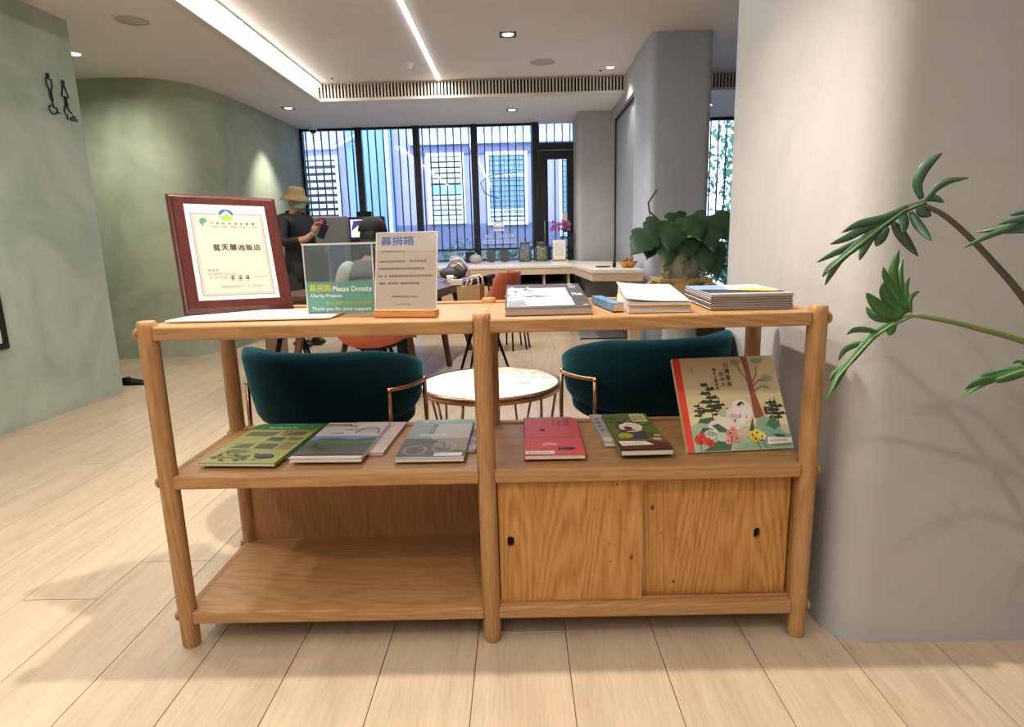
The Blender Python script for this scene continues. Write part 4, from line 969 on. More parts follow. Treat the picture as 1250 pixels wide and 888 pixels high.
q = MB(); q.box((-.16, -.11, 0), (.16, .11, .016)); q.build('keyboard_base', mat('laptop_dark', '30323A', .4), t, .003)
q = MB(); q.box((-.16, 0, 0), (.16, .21, .008), None, T(0, .105, .018, R_(105))); q.build('screen', mat('laptop_dark', '30323A', .4), t)

# ------------------------------------------------------------------ counter in front of the windows
top_m = mat('counter_top', 'E4DDD2', .25, noise_amt=.03)
t = thing('window_counter', 'long pale counter with open shelves in front of the windows, bending at its right', 'counter', (-.2, 8.0, 0))
q = MB(); q.prism([(-1.2+.2, -.65), (.64+.2, -.68), (.705+.2, -2.05), (1.175+.2, -2.20), (1.23+.2, -.2), (.8+.2, .33), (.8+.2, .98), (-1.2+.2, .98)], .765, .80); q.build('worktop', top_m, t, .004)
q = MB(); q.prism([(-1.19+.2, -.64), (.645+.2, -.67), (.712+.2, -2.04), (1.168+.2, -2.19), (1.18+.2, -1.9), (.9, -1.8), (.9, -.4), (-1.0, -.4)], .69, .765); q.build('fascia', pale_wood, t)
q = MB(); q.box((-.98, -.60, 0), (.80, .93, .56)); q.build('cabinet_body', pale_wood, t)
q = MB(); q.box((-.98, .2, .56), (.82, .9, .69)); q.build('niche_back', dark_m, t)
for x in (-.99, -.1, .50, .79):
    bx('divider', (x, -.62, 0), (x+.025, .9, .69), pale_wood, t)
for x in (-.965, -.075): bx('drawer_front', (x+.003, -.625, .30), (x+(.885 if x < -.5 else .57)-.004, -.60, .555), pale_wood, t, .003)
bx('end_leg', (1.26, -2.12, 0), (1.36, -2.02, .69), pale_wood, t)
q = MB(); q.box((1.0, -.6, 0), (1.4, -.56, .69)); q.build('rear_panel', mat('panel_grey', '8A8886', .8), t)
cz = .8005
for i, (x, hexc, lb) in enumerate(((.105, 'B9B4AE', 'glass jar packed with pale dried flowers, left one of the two jars on the counter'), (.33, 'C3C49A', 'glass jar packed with yellowish dried flowers, right one of the two jars on the counter'))):
    t = thing('glass_jar', lb, 'jar', (x, 8.55, cz))
    q = MB(); q.lathe([(.065, 0), (.085, .01), (.088, .18), (.06, .215), (.06, .235)], 20, cap=False); q.build('jar_wall', glass('jar_glass', 'F4F8F8', .08), t)
    q = MB(); q.lathe([(.065, .235), (.065, .262), (0, .265)], 20); q.build('lid', mat('jar_lid', '5A5650', .5), t)
    q = MB(); rj = random.Random(i)
    for k in range(110): q.ball((rj.uniform(-.055, .055), rj.uniform(-.055, .055), rj.uniform(.02, .19)), rj.uniform(.010, .02), None, 6, 5)
    o = q.build('dried_flowers', mat('dried_%d' % i, hexc, .8, noise_amt=.35, noise_scale=30), t); o['kind'] = 'stuff'
t = thing('counter_sign', 'white standing sign card with grey lines beside the jars on the counter', 'sign', (.565, 8.45, cz), (0, 0, R_(-5)))
q = MB(); q.box((-.09, -.01, 0), (.09, .03, .02)); q.build('foot', oak_x, t); q = MB(); q.box((-.085, 0, .02), (.085, .004, .285), None, T(0, 0, 0, R_(-8))); q.build('card', paper, t)
P = Print(T(0, -.001, 0, PI/2-R_(8), 0, 0))
for k in range(5): P.marks(-.06, .22-.035*k, .06, .01, '7A7A80')
P.build('card_print', t)
for i, x in enumerate((-.365, -.18)):
    t = thing('card_stand', '%s dark grey standing card on the counter against the window' % ('left' if i == 0 else 'right'), 'card', (x, 8.75, cz))
    bx('card', (-.06, 0, .008), (.06, .006, .168), mat('card_grey', '55585C', .6), t); bx('foot', (-.03, -.015, 0), (.03, .02, .008), black_mt, t)
t = thing('orchid', 'pink orchid in a slim vase behind the white sign card on the counter', 'plant', (.62, 8.75, cz))
q = MB(); q.lathe([(.03, 0), (.045, .05), (.03, .13), (.022, .16), (.026, .17)], 16, cap=True); q.build('vase', mat('vase_grey', '8A8A8C', .3), t)
q = MB(); ro = random.Random(2)
for k in range(4): q.tube([(0, 0, .16), (.01*k, 0, .3), (-.05+.04*k, 0, .45+.02*k)], .004, 6)
q.build('stem', mat('stem_dark', '2A4030', .6), t)
q = MB()
for k in range(26):
    c_ = (ro.uniform(-.15, .12), ro.uniform(-.05, .05), .47+ro.uniform(-.05, .07))
    for j in range(5):
        a = j*2*PI/5+ro.random(); q.ball((c_[0]+.013*math.cos(a), c_[1]-.004, c_[2]+.013*math.sin(a)), (.011, .004, .011), None, 6, 5)
o = q.build('flower', mat('orchid_pink', 'C05A96', .6, noise_amt=.2, noise_scale=20), t); o['kind'] = 'stuff'
t = thing('twig_vase', 'dark leafy twigs in a small bottle at the right end of the window counter', 'plant', (.74, 8.75, cz))
q = MB(); q.lathe([(.025, 0), (.03, .06), (.012, .09), (.012, .12)], 14); q.build('bottle', mat('bottle_dark', '1E2228', .2), t)
q = MB()
for k in range(7):
    a = -.3+.12*k; q.tube([(0, 0, .1), (.1*a, 0, .25), (.3*a+.02, 0, .36+.03*(k % 3))], .003, 5)
    for j in range(4): z_ = .2+.05*j; q.ball((.25*a*(z_/.4)+.012, 0, z_), (.014, .004, .006), None, 6, 5)
q.build('twigs', mat('stem_dark', '2A4030', .6), t)
for i, (x, c_, lb) in enumerate(((-.84, 'C4C0BC', 'pale round teapot on the counter just right of the sign holder'), (-.56, 'B4B0AC', 'pale round teapot on the counter in front of the window left of the grey cards'))):
    t = thing('teapot', lb, 'teapot', (x, 8.4, cz)); q = MB(); q.ball((0, 0, .06), (.085, .07, .06), None, 16, 10); q.ball((0, 0, .125), (.018, .018, .014), None, 8, 6); q.build('body', mat('tea_%d' % i, c_, .35), t)
    q = MB(); q.tube([(.07, 0, .06), (.11, 0, .08), (.13, 0, .12)], [.02, .014, .01], 8); q.build('spout', mat('tea_%d' % i, c_, .35), t)
t = thing('gift_box', 'small dark box on the counter behind the teapots', 'box', (-.66, 8.72, cz)); bx('carton', (-.06, -.04, 0), (.07, .05, .13), mat('box_navy', '1E2436', .5), t); bx('lid', (-.065, -.045, .13), (.075, .055, .145), mat('box_navy', '1E2436', .5), t)
t = thing('offering_bowl', 'orange patterned bowl holding small figures on the right part of the counter', 'bowl', (1.10, 6.22, cz))
q = MB(); q.lathe([(.045, 0), (.06, .008), (.095, .055), (.10, .06), (.085, .052), (0, .02)], 24, cap=False); q.build('bowl', mat('bowl_orange', 'C8823A', .35, noise_amt=.35, noise_scale=30), t)
q = MB(); q.ball((-.02, 0, .08), (.022, .018, .028), None, 10, 8); q.ball((.03, .0, .085), (.02, .018, .035), None, 10, 8); q.ball((.03, 0, .125), .014, None, 8, 6); q.ball((-.045, .01, .07), .016, None, 8, 6)
q.build('figure', mat('figure_stone', '8A7A6A', .7), t)
t = thing('small_bottle', 'tiny black bottle beside the orange bowl on the counter', 'bottle', (.975, 6.3, cz)); q = MB(); q.lathe([(.018, 0), (.02, .045), (.009, .055)], 12); q.build('body', mat('bottle_black', '141414', .25), t); q = MB(); q.lathe([(.01, .055), (.01, .075)], 10); q.build('cap', black_mt, t)
t = thing('tray', 'thin dark tray lying on the counter left of the orange bowl', 'tray', (.88, 6.45, cz)); q = MB(); q.lathe([(.07, 0), (.08, .008), (.075, .008), (0, .004)], 20, cap=False); q.build('dish', black_mt, t)
q = MB(); q.lathe([(.07, 0), (.07, .002)], 12); q.build('base', black_mt, t)

# ------------------------------------------------------------------ coffee machine, monitor, pedestal
t = thing('drink_machine', 'tall grey metal drink machine with a red knob beside the standing person', 'machine', (-2.24, 7.75, 0))
q = MB(); q.box((-.21, -.2, 0), (.21, .25, 1.43)); q.build('body', mat('machine_grey', '8E8C90', .35, .5), t, .015)
q = MB(); q.lathe([(0, .03), (.03, .028), (.038, .01), (.038, 0)], 18, None, T(-.09, -.2, 1.36, PI/2), False); q.build('knob', mat('knob_red', 'A8203A', .25), t)
q = MB(); q.lathe([(.050, .008), (.052, 0)], 18, None, T(-.09, -.2, 1.36, PI/2)); q.build('knob_ring', black_mt, t)
q = MB(); q.box((.0, -.205, .75), (.16, -.2, 1.1)); q.build('dispenser_panel', mat('panel_blue', '5C6E86', .3), t)
q = MB(); q.box((.215, -.19, .2), (.30, .2, 1.38)); q.build('side_unit', mat('machine_blue', '7488A4', .4), t)
t = thing('monitor', 'black monitor with a small white and purple screen behind the seated person', 'monitor', (-1.60, 6.85, 0))
q = MB(); q.lathe([(.18, 0), (.18, .015), (.03, .02), (.025, 1.0)], 20); q.build('stand', black_mt, t)
q = MB(); q.box((-.22, -.03, .93), (.17, .05, 1.385)); q.build('housing', mat('monitor_black', '0C0E14', .35), t, .008)
q = MB(); q.box((-.13, -.01, 1.385), (.03, .03, 1.44)); q.build('webcam', black_mt, t)
q = MB(); q.box((-.195, -.034, 1.17), (-.01, -.031, 1.355)); q.build('screen', emis('screen_white', (.75, .78, .95), 1.0), t)
P = Print(T(-.195, -.034, 1.17, PI/2)); P.poly([(.0, .06), (.08, .12), (.14, .1), (.185, .13), (.185, .185), (.03, .17)], '5A4AB4'); P.build('screen_picture', t)
t = thing('pedestal', 'plain brown wooden pedestal against the green wall behind the left teal chair', 'pedestal', (-2.38, 5.95, 0))
q = MB(); q.box((-.08, -.08, 0), (.08, .08, .76)); q.build('column', wood('pedestal_wood', [(.3, '6A5644'), (.5, '7E6852'), (.7, '8C7660')], 'z'), t, .004); bx('cap', (-.095, -.095, .76), (.095, .095, .785), dark_wood, t)
t = thing('wood_threshold', 'brown wooden step edge on the floor behind the right teal chair', 'step', (1.40, 7.15, 0), (0, 0, R_(-2)))
q = MB(); q.box((-.10, -.65, 0), (.08, .95, .09)); q.build('beam', dark_wood_z, t, .006); bx('inlay', (-.115, -.65, 0), (-.10, .95, .075), black_mt, t)
t = thing('floor_mat', 'grey floor mat beside the brown wooden step edge', 'mat', (1.0, 7.3, .0005)); q = MB(); q.prism([(-.32, -.55), (.26, -.55), (.27, .10), (-.28, .12)], 0, .008); q.build('pile', mat('mat_grey', '77787E', .9, noise_amt=.15, noise_scale=90), t); bx('edge', (-.33, -.57, 0), (.27, -.55, .009), black_mt, t)
t = thing('low_cabinet', 'low dark-brown cabinet below the top shelf gap at the foot of the potted plant', 'cabinet', (1.58, 4.95, 0))
q = MB(); q.box((-.22, -.15, 0), (.20, .2, .44)); q.build('body', wood('cab_brown', [(.3, '2A1C18'), (.5, '3A2822'), (.7, '46322A')], 'x'), t, .004); bx('door', (-.2, -.158, .03), (.18, -.15, .41), wood('cab_brown', [], 'x'), t)
t = thing('doorstop', 'small black wedge doorstop on the floor at the end of the left green wall', 'doorstop', (-3.20, 4.98, .0005))
q = MB(); q.add([(-.1, -.05, 0), (.14, -.05, 0), (.14, .05, 0), (-.1, .05, 0), (-.1, -.05, .05), (-.1, .05, .05)], [(3, 2, 1, 0), (0, 1, 4), (1, 2, 5, 4), (2, 3, 5), (3, 0, 4, 5)]); q.build('wedge', black_mt, t); bx('pad', (-.1, -.03, .05), (-.06, .03, .056), black_mt, t)

# ------------------------------------------------------------------ monstera in its ornate pot
t = thing('potted_monstera', 'bushy monstera with trailing ivy on a gilded scroll pedestal in front of the grey column', 'plant', (1.19, 4.55, 0))
gold = mat('gilt', 'C4A870', .45, .2, noise_amt=.2, noise_scale=25)
stone = mat('pot_stone', 'A09E9A', .8, noise_amt=.12, noise_scale=15)
q = MB(); q.lathe([(.17, 0), (.17, .06), (.13, .09), (.12, .55), (.14, .60), (.155, .62)], 28); q.build('pedestal_column', stone, t)
q = MB(); q.box((-.19, -.15, .772), (.19, .15, .80)); q.build('abacus', gold, t, .006)
q = MB(); q.lathe([(.14, .62), (.16, .65), (.15, .772)], 28)
for sx in (-1, 1):
    for sy in (-1, 1):
        q.tube([(sx*(.165+.055*(1-k/22)*math.cos(k*.6)), sy*.135, .712+.055*(1-k/22)*math.sin(k*.6)) for k in range(20)], .016, 8)
q.build('scroll', gold, t)
q = MB(); q.lathe([(.13, .80), (.155, .86), (.168, .95), (.175, .955), (.165, .965), (.15, .93), (0, .92)], 28, cap=False); q.build('pot', stone, t)
monst = mat('monstera_leaf', '34593A', .35, noise_amt=.35, noise_scale=9); ivy = mat('ivy_leaf', '8A9A62', .5, noise_amt=.35, noise_scale=40)
rm = random.Random(21)
def big_leaf(parent, base, tip, w, side, droop=.3, split=True, name='leaf'):
    base = Vector(base); tip = Vector(tip); d = tip-base; L0 = d.length; dn = d.normalized()
    nrm = Vector(side).normalized(); sd = dn.cross(nrm).normalized(); nrm = sd.cross(dn)
    n = 12; vs = []; fs = []
    for i in range(n+1):
        u = i/n; c_ = base+d*u+Vector((0, 0, -droop*L0*u*u))+nrm*.04*math.sin(u*PI)*L0
        wd = w*(math.sin(min(1, u*1.02)**.55*PI))**.75 if 0 < u < 1 else 0.004
        if u < .1: wd = max(wd, w*.5)
        if split and i in (5, 8): wd *= .84
        for k in (-1, -.5, 0, .5, 1): vs.append(c_+sd*wd*k*.5+nrm*(-.18*abs(k)*wd*.5+.0)+dn*(-.10*abs(k)*w))
    for i in range(n):
        for k in range(4): fs.append((i*5+k, i*5+k+1, (i+1)*5+k+1, (i+1)*5+k))
    q = MB(); q.add(vs, fs, None, True); o = q.build(name, monst, parent, fix=False); return o
LV = [((-.05, 0, .98), (-.27, -.10, 1.12), (-.40, -.14, .98), .24), ((0, -.05, 1.0), (-.10, -.16, 1.18), (-.16, -.26, 1.00), .24), ((.02, 0, 1.0), (.02, -.10, 1.22), (.06, -.26, 1.08), .25), ((.05, 0, 1.0), (.16, -.06, 1.18), (.16, -.24, 1.00), .22),
      ((.05, .02, 1.0), (.22, 0, 1.24), (.32, -.14, 1.06), .26), ((0, .05, 1.0), (-.05, .0, 1.26), (-.02, -.06, 1.16), .18), ((.04, .05, 1.0), (.24, .05, 1.05), (.29, -.08, .90), .17), ((-.04, .05, 1.0), (-.16, .05, 1.20), (-.30, .02, 1.10), .2),
      ((.03, 0, 1), (.12, -.12, 1.05), (.14, -.22, .84), .20), ((-.03, 0, 1), (-.12, -.12, 1.05), (-.16, -.2, .90), .18), ((0, .05, 1), (.10, .1, 1.25), (.16, .0, 1.18), .2), ((.02, 0, 1), (.0, -.14, 1.08), (-.02, -.22, .92), .18), ((-.03, .02, 1), (-.20, -.02, 1.1), (-.28, -.12, .95), .2), ((.05, 0, 1), (.2, -.08, 1.0), (.22, -.16, .80), .17)]
for (s0, b0_, tp, w_) in LV:
    b0v = Vector(b0_); tv = Vector(tp)
    q = MB(); q.tube([(s0[0], s0[1], .93), tuple((Vector(s0)+b0v)/2+Vector((0, 0, .03))), b0_], .006, 6); q.build('stem', mat('stem_green', '4A6A3E', .5), t)
    big_leaf(t, b0_, tp, w_, (rm.uniform(-.2, .2), -.8, .75), .12)
q = MB(); q.tube([(-.08, 0, 1.0), (-.17, -.05, 1.20), (-.25, -.06, 1.27), (-.26, -.06, 1.33), (-.20, -.06, 1.42)], .006, 6); q.tube([(-.25, -.06, 1.27), (-.25, -.06, 1.16), (-.32, -.06, 1.14)], .003, 5); q.build('aerial_root', mat('root_brown', '5A463A', .7), t)
q = MB()
for k in range(7):
    a0_ = R_(-150+22*k); z = .95; x_, y_ = .17*math.cos(a0_), .17*math.sin(a0_)
    for j in range(11):
        z -= .026 if k in (4, 5, 6) else .013; x_ += rm.uniform(-.008, .008)
        for r_ in range(2):
            M = T(x_+rm.uniform(-.015, .015), y_-.012, z, rm.uniform(.8, 2.0), rm.uniform(-.6, .6), rm.uniform(0, 6)); s = rm.uniform(.010, .018)
            q.add([(-s, 0, 0), (-s*.3, -s*.8, .002), (s, 0, 0), (-s*.3, s*.8, .002)], [(0, 1, 2, 3)], None, False, M)
o = q.build('ivy', ivy, t, fix=False); o['kind'] = 'stuff'

# ------------------------------------------------------------------ big cut-leaf plant at the right
LEAVES=[
( [(0.767,1.2,1.143),(0.809,1.2,1.122),(0.866,1.2,1.075),(0.918,1.2,1.025),(0.958,1.2,0.984),(0.999,1.2,0.936),(1.072,1.2,0.844),(1.183,1.2,0.666),(1.367,1.2,0.322),(1.522,1.2,0.02)] , [([(0.769,1.2,1.15),(0.726,1.197,1.135),(0.692,1.193,1.112),(0.651,1.187,1.081),(0.61,1.18,1.051),(0.577,1.171,1.025)],0.0125),([(0.76,1.2,1.156),(0.75,1.2,1.181),(0.757,1.2,1.206),(0.772,1.199,1.224),(0.788,1.199,1.237)],0.0137),([(0.771,1.2,1.156),(0.784,1.197,1.175),(0.801,1.191,1.186),(0.83,1.183,1.19)],0.0093),([(0.766,1.2,1.153),(0.783,1.202,1.157),(0.804,1.204,1.148)],0.0087),([(0.753,1.2,1.14),(0.767,1.202,1.131),(0.783,1.206,1.124)],0.0137),([(0.74,1.2,1.132),(0.749,1.184,1.106),(0.756,1.156,1.078)],0.0118),([(0.728,1.2,1.132),(0.72,1.183,1.11),(0.698,1.151,1.094)],0.0149),([(0.708,1.2,1.113),(0.735,1.209,1.087),(0.777,1.225,1.049)],0.0131),([(0.733,1.2,1.143),(0.686,1.195,1.121),(0.637,1.185,1.112),(0.599,1.173,1.097)],0.0106),([(0.707,1.2,1.12),(0.659,1.194,1.106),(0.615,1.184,1.087),(0.578,1.171,1.077)],0.0106),([(0.696,1.2,1.108),(0.657,1.208,1.081),(0.619,1.222,1.061),(0.589,1.24,1.041)],0.0106),([(0.648,1.2,1.075),(0.615,1.199,1.047),(0.591,1.196,1.031),(0.578,1.192,1.015)],0.0087),([(0.621,1.2,1.053),(0.607,1.209,1.027),(0.6,1.225,0.997)],0.0075),([(0.677,1.2,1.097),(0.658,1.197,1.072),(0.645,1.193,1.045)],0.0106),([(0.697,1.2,1.105),(0.688,1.203,1.085),(0.682,1.208,1.07)],0.0137)] ),
( [(0.779,1.22,0.934),(0.851,1.22,0.92),(0.925,1.22,0.9),(1.004,1.22,0.876),(1.115,1.22,0.833),(1.26,1.22,0.69),(1.441,1.22,0.38),(1.581,1.22,0.002)] , [([(0.781,1.22,0.934),(0.736,1.217,0.916),(0.699,1.211,0.894),(0.662,1.203,0.856),(0.627,1.194,0.819),(0.602,1.184,0.771)],0.0106),([(0.768,1.22,0.939),(0.748,1.221,0.969),(0.735,1.223,1.011),(0.738,1.225,1.041),(0.743,1.227,1.062)],0.0125),([(0.765,1.22,0.945),(0.754,1.225,0.981),(0.755,1.235,1.016),(0.765,1.248,1.041)],0.0087),([(0.759,1.22,0.942),(0.734,1.219,0.982),(0.716,1.218,1.012),(0.709,1.217,1.03)],0.0093),([(0.771,1.22,0.945),(0.762,1.226,0.981),(0.774,1.237,1.007)],0.0075),([(0.773,1.22,0.939),(0.77,1.222,0.963),(0.78,1.226,0.975),(0.792,1.23,0.98)],0.0062),([(0.757,1.22,0.933),(0.725,1.211,0.938),(0.687,1.196,0.962),(0.656,1.176,0.985)],0.0162),([(0.749,1.22,0.927),(0.724,1.224,0.928),(0.703,1.23,0.936),(0.693,1.238,0.951)],0.0125),([(0.743,1.22,0.921),(0.737,1.221,0.903),(0.737,1.223,0.894)],0.0112),([(0.76,1.22,0.936),(0.728,1.216,0.959),(0.708,1.208,0.984),(0.698,1.197,1.002)],0.0137),([(0.712,1.22,0.901),(0.679,1.211,0.909),(0.647,1.194,0.911),(0.623,1.173,0.907)],0.0081),([(0.69,1.22,0.88),(0.669,1.225,0.877),(0.654,1.235,0.863),(0.651,1.248,0.841)],0.0093),([(0.674,1.22,0.856),(0.648,1.219,0.835),(0.626,1.216,0.817),(0.618,1.213,0.806)],0.0087),([(0.654,1.22,0.834),(0.64,1.223,0.806),(0.629,1.228,0.783),(0.63,1.235,0.771)],0.0075)] ),
( [(0.914,1.12,1.119),(0.989,1.12,1.075),(1.111,1.12,0.926),(1.258,1.12,0.63),(1.452,1.12,0.092)] , [([(0.914,1.12,1.121),(0.883,1.126,1.107),(0.855,1.136,1.097),(0.83,1.149,1.092)],0.0075),([(0.912,1.12,1.132),(0.891,1.125,1.125),(0.876,1.134,1.12)],0.0062),([(0.919,1.12,1.106),(0.879,1.126,1.099),(0.842,1.138,1.083),(0.816,1.153,1.065)],0.0075),([(0.92,1.12,1.116),(0.884,1.115,1.113),(0.836,1.106,1.105)],0.0068),([(0.928,1.12,1.092),(0.897,1.128,1.093),(0.871,1.142,1.089)],0.0062)] ),
( [(0.978,1.15,0.839),(1.053,1.15,0.83),(1.216,1.15,0.713),(1.389,1.15,0.421),(1.504,1.15,0.065)] , [([(0.978,1.15,0.841),(0.938,1.149,0.83),(0.882,1.146,0.812),(0.856,1.144,0.798),(0.835,1.14,0.785)],0.0093),([(0.95,1.15,0.838),(0.92,1.162,0.828),(0.899,1.184,0.815)],0.0093),([(0.972,1.15,0.844),(0.954,1.16,0.847),(0.955,1.179,0.84)],0.0087),([(0.912,1.15,0.819),(0.862,1.135,0.815),(0.815,1.109,0.81)],0.01),([(0.963,1.15,0.827),(0.919,1.137,0.822),(0.872,1.112,0.82)],0.0087)] ),
]

t = thing('split_leaf_plant', 'large split-leaf philodendron reaching in from the right in front of the grey wall', 'plant', (1.95, 1.10, 0))
ro_ = Vector(t.location)
phil = mat('phil_leaf', '3F6B3A', .38, noise_amt=.2, noise_scale=14)
phil2 = mat('phil_leaf_dark', '3E5F4A', .38, noise_amt=.2, noise_scale=14)
stem_m = mat('phil_stem', '6B7A45', .5, noise_amt=.12)
stem_d = mat('phil_stem_dark', '4A4A38', .5, noise_amt=.12)
def smooth_pts(pts, k=3):
    P_ = [Vector(p) for p in pts]; out = []
    for i in range(len(P_)-1):
        p0 = P_[max(i-1, 0)]; p1 = P_[i]; p2 = P_[i+1]; p3 = P_[min(i+2, len(P_)-1)]
        for j in range(k):
            s = j/k; out.append(.5*((2*p1)+(p2-p0)*s+(2*p0-5*p1+4*p2-p3)*s*s+(3*p1-p0-3*p2+p3)*s**3))
    out.append(P_[-1]); return out
def cut_leaf(lobes, m, shift=Vector((0, 0, 0)), parent=None):
    q = MB()
    for li, (pts, w) in enumerate(lobes):
        sp = smooth_pts(pts, 3); n = len(sp); vs = []
        for i, p in enumerate(sp):
            tn = (sp[min(i+1, n-1)]-sp[max(i-1, 0)]).normalized(); sd = tn.cross(Vector((.1, 1, .12))).normalized(); up = sd.cross(tn)
            u = i/(n-1); wd = w*(.30+.55*math.sin(min(1, u*1.1)*PI*.75))*(1-u**3)**.8 if u < 1 else .0003
            c_ = p+shift-ro_-Vector((0, .0006*li, 0))
            vs += [c_-sd*wd+up*wd*.30, c_, c_+sd*wd+up*wd*.30]
        fs = []
        for i in range(n-1):
            for k in range(2): fs.append((i*3+k, i*3+k+1, (i+1)*3+k+1, (i+1)*3+k))
        q.add(vs, fs, None, True)
    o = q.build('leaf', m, parent, fix=False); s = o.modifiers.new('s', 'SOLIDIFY'); s.thickness = .0012
    q = MB(); q.tube([Vector(p)+shift-ro_-Vector((0, .002, 0)) for p in lobes[0][0]], [.0024]*(len(lobes[0][0])-1)+[.001], 6); q.build('midrib', mat('midrib', '73905A', .5), o)
root = Vector((1.95, 1.10, .42))
for i, (st, lobes) in enumerate(LEAVES):
    pts = [p for p in st if p[0] < 1.45]
    pts = smooth_pts(pts+[(1.72, 1.12, max(.55, pts[-1][2]*.55)), tuple(root)], 4)
    q = MB(); q.tube([p-ro_ for p in pts], [.0045+.006*k/len(pts) for k in range(len(pts))], 8); q.build('stem', stem_d if i == 0 else stem_m, t)
    cut_leaf(lobes, phil2 if i in (0, 2) else phil, Vector((0, 0, 0)), t)
# more leaves of the same plant to the right, out of the photograph, that throw their shadows on the wall
for (dx, dy, dz, src, sc_) in ((.62, .05, -.10, 1, 1), (.75, -.12, .28, 0, 1), (.55, .08, -.32, 1, 1), (.9, .0, .0, 0, 1)):
    st, lobes = LEAVES[src]; b = Vector(lobes[0][0][0])+Vector((dx, dy, dz))
    q = MB(); q.tube([p-ro_ for p in smooth_pts([tuple(b), tuple(b*.55+root*.45+Vector((0, 0, .10))), tuple(root)], 5)], .007, 8); q.build('stem', stem_m, t)
    cut_leaf(lobes, phil, Vector((dx, dy, dz)), t)
q = MB(); q.lathe([(.13, 0), (.17, .10), (.19, .38), (.20, .40), (.18, .40), (.165, .36), (0, .35)], 32, cap=True); q.build('pot', mat('pot_dark', '4A4846', .6), t)
q = MB(); q.lathe([(.0, .352), (.165, .358)], 24, cap=False); q.build('soil', mat('soil', '30261C', .95), t)

# ------------------------------------------------------------------ left wall fittings
t = thing('wall_picture', 'black framed picture cut by the left edge, hanging on the green wall', 'picture', (-3.180, 3.45, .725), (0, 0, R_(92.7)))
q = MB(); frame_rect(q, -.45, .305, -.205, .205, .035, -.025, .0); q.build('frame', black_al, t)
bx('print', (-.42, -.012, -.175), (.275, -.006, .175), paper, t)
# restroom pictograms, black raised outlines
def picto(name, label, y, z, strokes):
    x = -3.188+(y-3.6)*(.052/1.1)
    t = thing(name, label, 'sign', (x+.003, y, z), (0, 0, R_(92.7)))
    K = .61; strokes = [tuple(K*v for v in strokes[0])]+[[(1.35*K*a, K*b) for a, b in s] for s in strokes[1:]]
    h = MB()
    for s in strokes[1:]: h.tube([(-.001*0+a, -.004, b) for a, b in s], .005, 6)
    h.build('outline', black_al, t); h = MB()
    cx_, cz_, r_ = strokes[0]; h.tube([(cx_+r_*math.cos(a*PI/8), -.004, cz_+r_*math.sin(a*PI/8)) for a in range(16)], .005, 6, closed=True); h.build('head', black_al, t)
picto('restroom_pictogram', 'black outline man pictogram, upper left of the four restroom signs', 4.44, 2.20, [(0, .115, .018), [(-.03, .08), (.03, .08), (.032, -.0), (.012, -.03), (.01, -.12)], [(-.03, .08), (-.032, 0), (-.012, -.03), (-.01, -.12), (.01, -.12)]])
picto('restroom_pictogram', 'black outline woman pictogram in a dress, upper right of the four restroom signs', 4.57, 2.185, [(0, .115, .018), [(-.01, .08), (.01, .08), (.042, -.04), (-.042, -.04), (-.01, .08)], [(-.01, -.04), (-.01, -.12)], [(.01, -.04), (.01, -.12)]])
picto('restroom_pictogram', 'black outline wheelchair pictogram, lower left of the four restroom signs', 4.445, 2.068, [(.0, .085, .016), [(0, .065), (0, .0), (.035, -.0), (.05, -.05), (.07, -.05)], [(-.01+.045*math.cos(a), -.03+.045*math.sin(a)) for a in [R_(110+26*k) for k in range(10)]]])
picto('restroom_pictogram', 'black outline parent changing a baby pictogram, lower right of the four restroom signs', 4.575, 2.06, [(.0, .08, .016), [(-.04, .03), (-.03, .06), (0, .055), (.02, .01), (.05, .0)], [(-.04, .03), (-.045, -.02), (-.02, -.03), (-.02, -.09)], [(.02, -.055), (.10, -.055), (.10, -.08), (.02, -.08), (.02, -.055)], [(.05, -.03), (.09, -.035)]])

# ------------------------------------------------------------------ people
def skin_mesh(name, verts, edges, radii, m, parent, levels=2, root=0):
    me = bpy.data.meshes.new(name); me.from_pydata([Vector(v) for v in verts], edges, [])
    o = bpy.data.objects.new(name, me); C.objects.link(o)
    o.modifiers.new('skin', 'SKIN'); sd = me.skin_vertices[0].data
    for i, r in enumerate(radii):
        sd[i].radius = r if isinstance(r, tuple) else (r, r)
        sd[i].use_root = (i == root)
    o.modifiers['skin'].use_smooth_shade = True
    sb = o.modifiers.new('sub', 'SUBSURF'); sb.levels = levels; sb.render_levels = levels
    bpy.context.view_layer.update()
    ev = o.evaluated_get(bpy.context.evaluated_depsgraph_get()); nm = bpy.data.meshes.new_from_object(ev)
    nm.materials.clear(); nm.materials.append(m)
    for p in nm.polygons: p.use_smooth = True
    bpy.data.objects.remove(o); r = bpy.data.objects.new(name, nm); C.objects.link(r); r.parent = parent
    return r
def chain(V, E, Rr, pts, start=None):
    prev = start
    for p, r in pts:
        V.append(p); Rr.append(r); i = len(V)-1
        if prev is not None: E.append((prev, i))
        prev = i
    return prev
skin_m = mat('skin', 'C09478', .5)
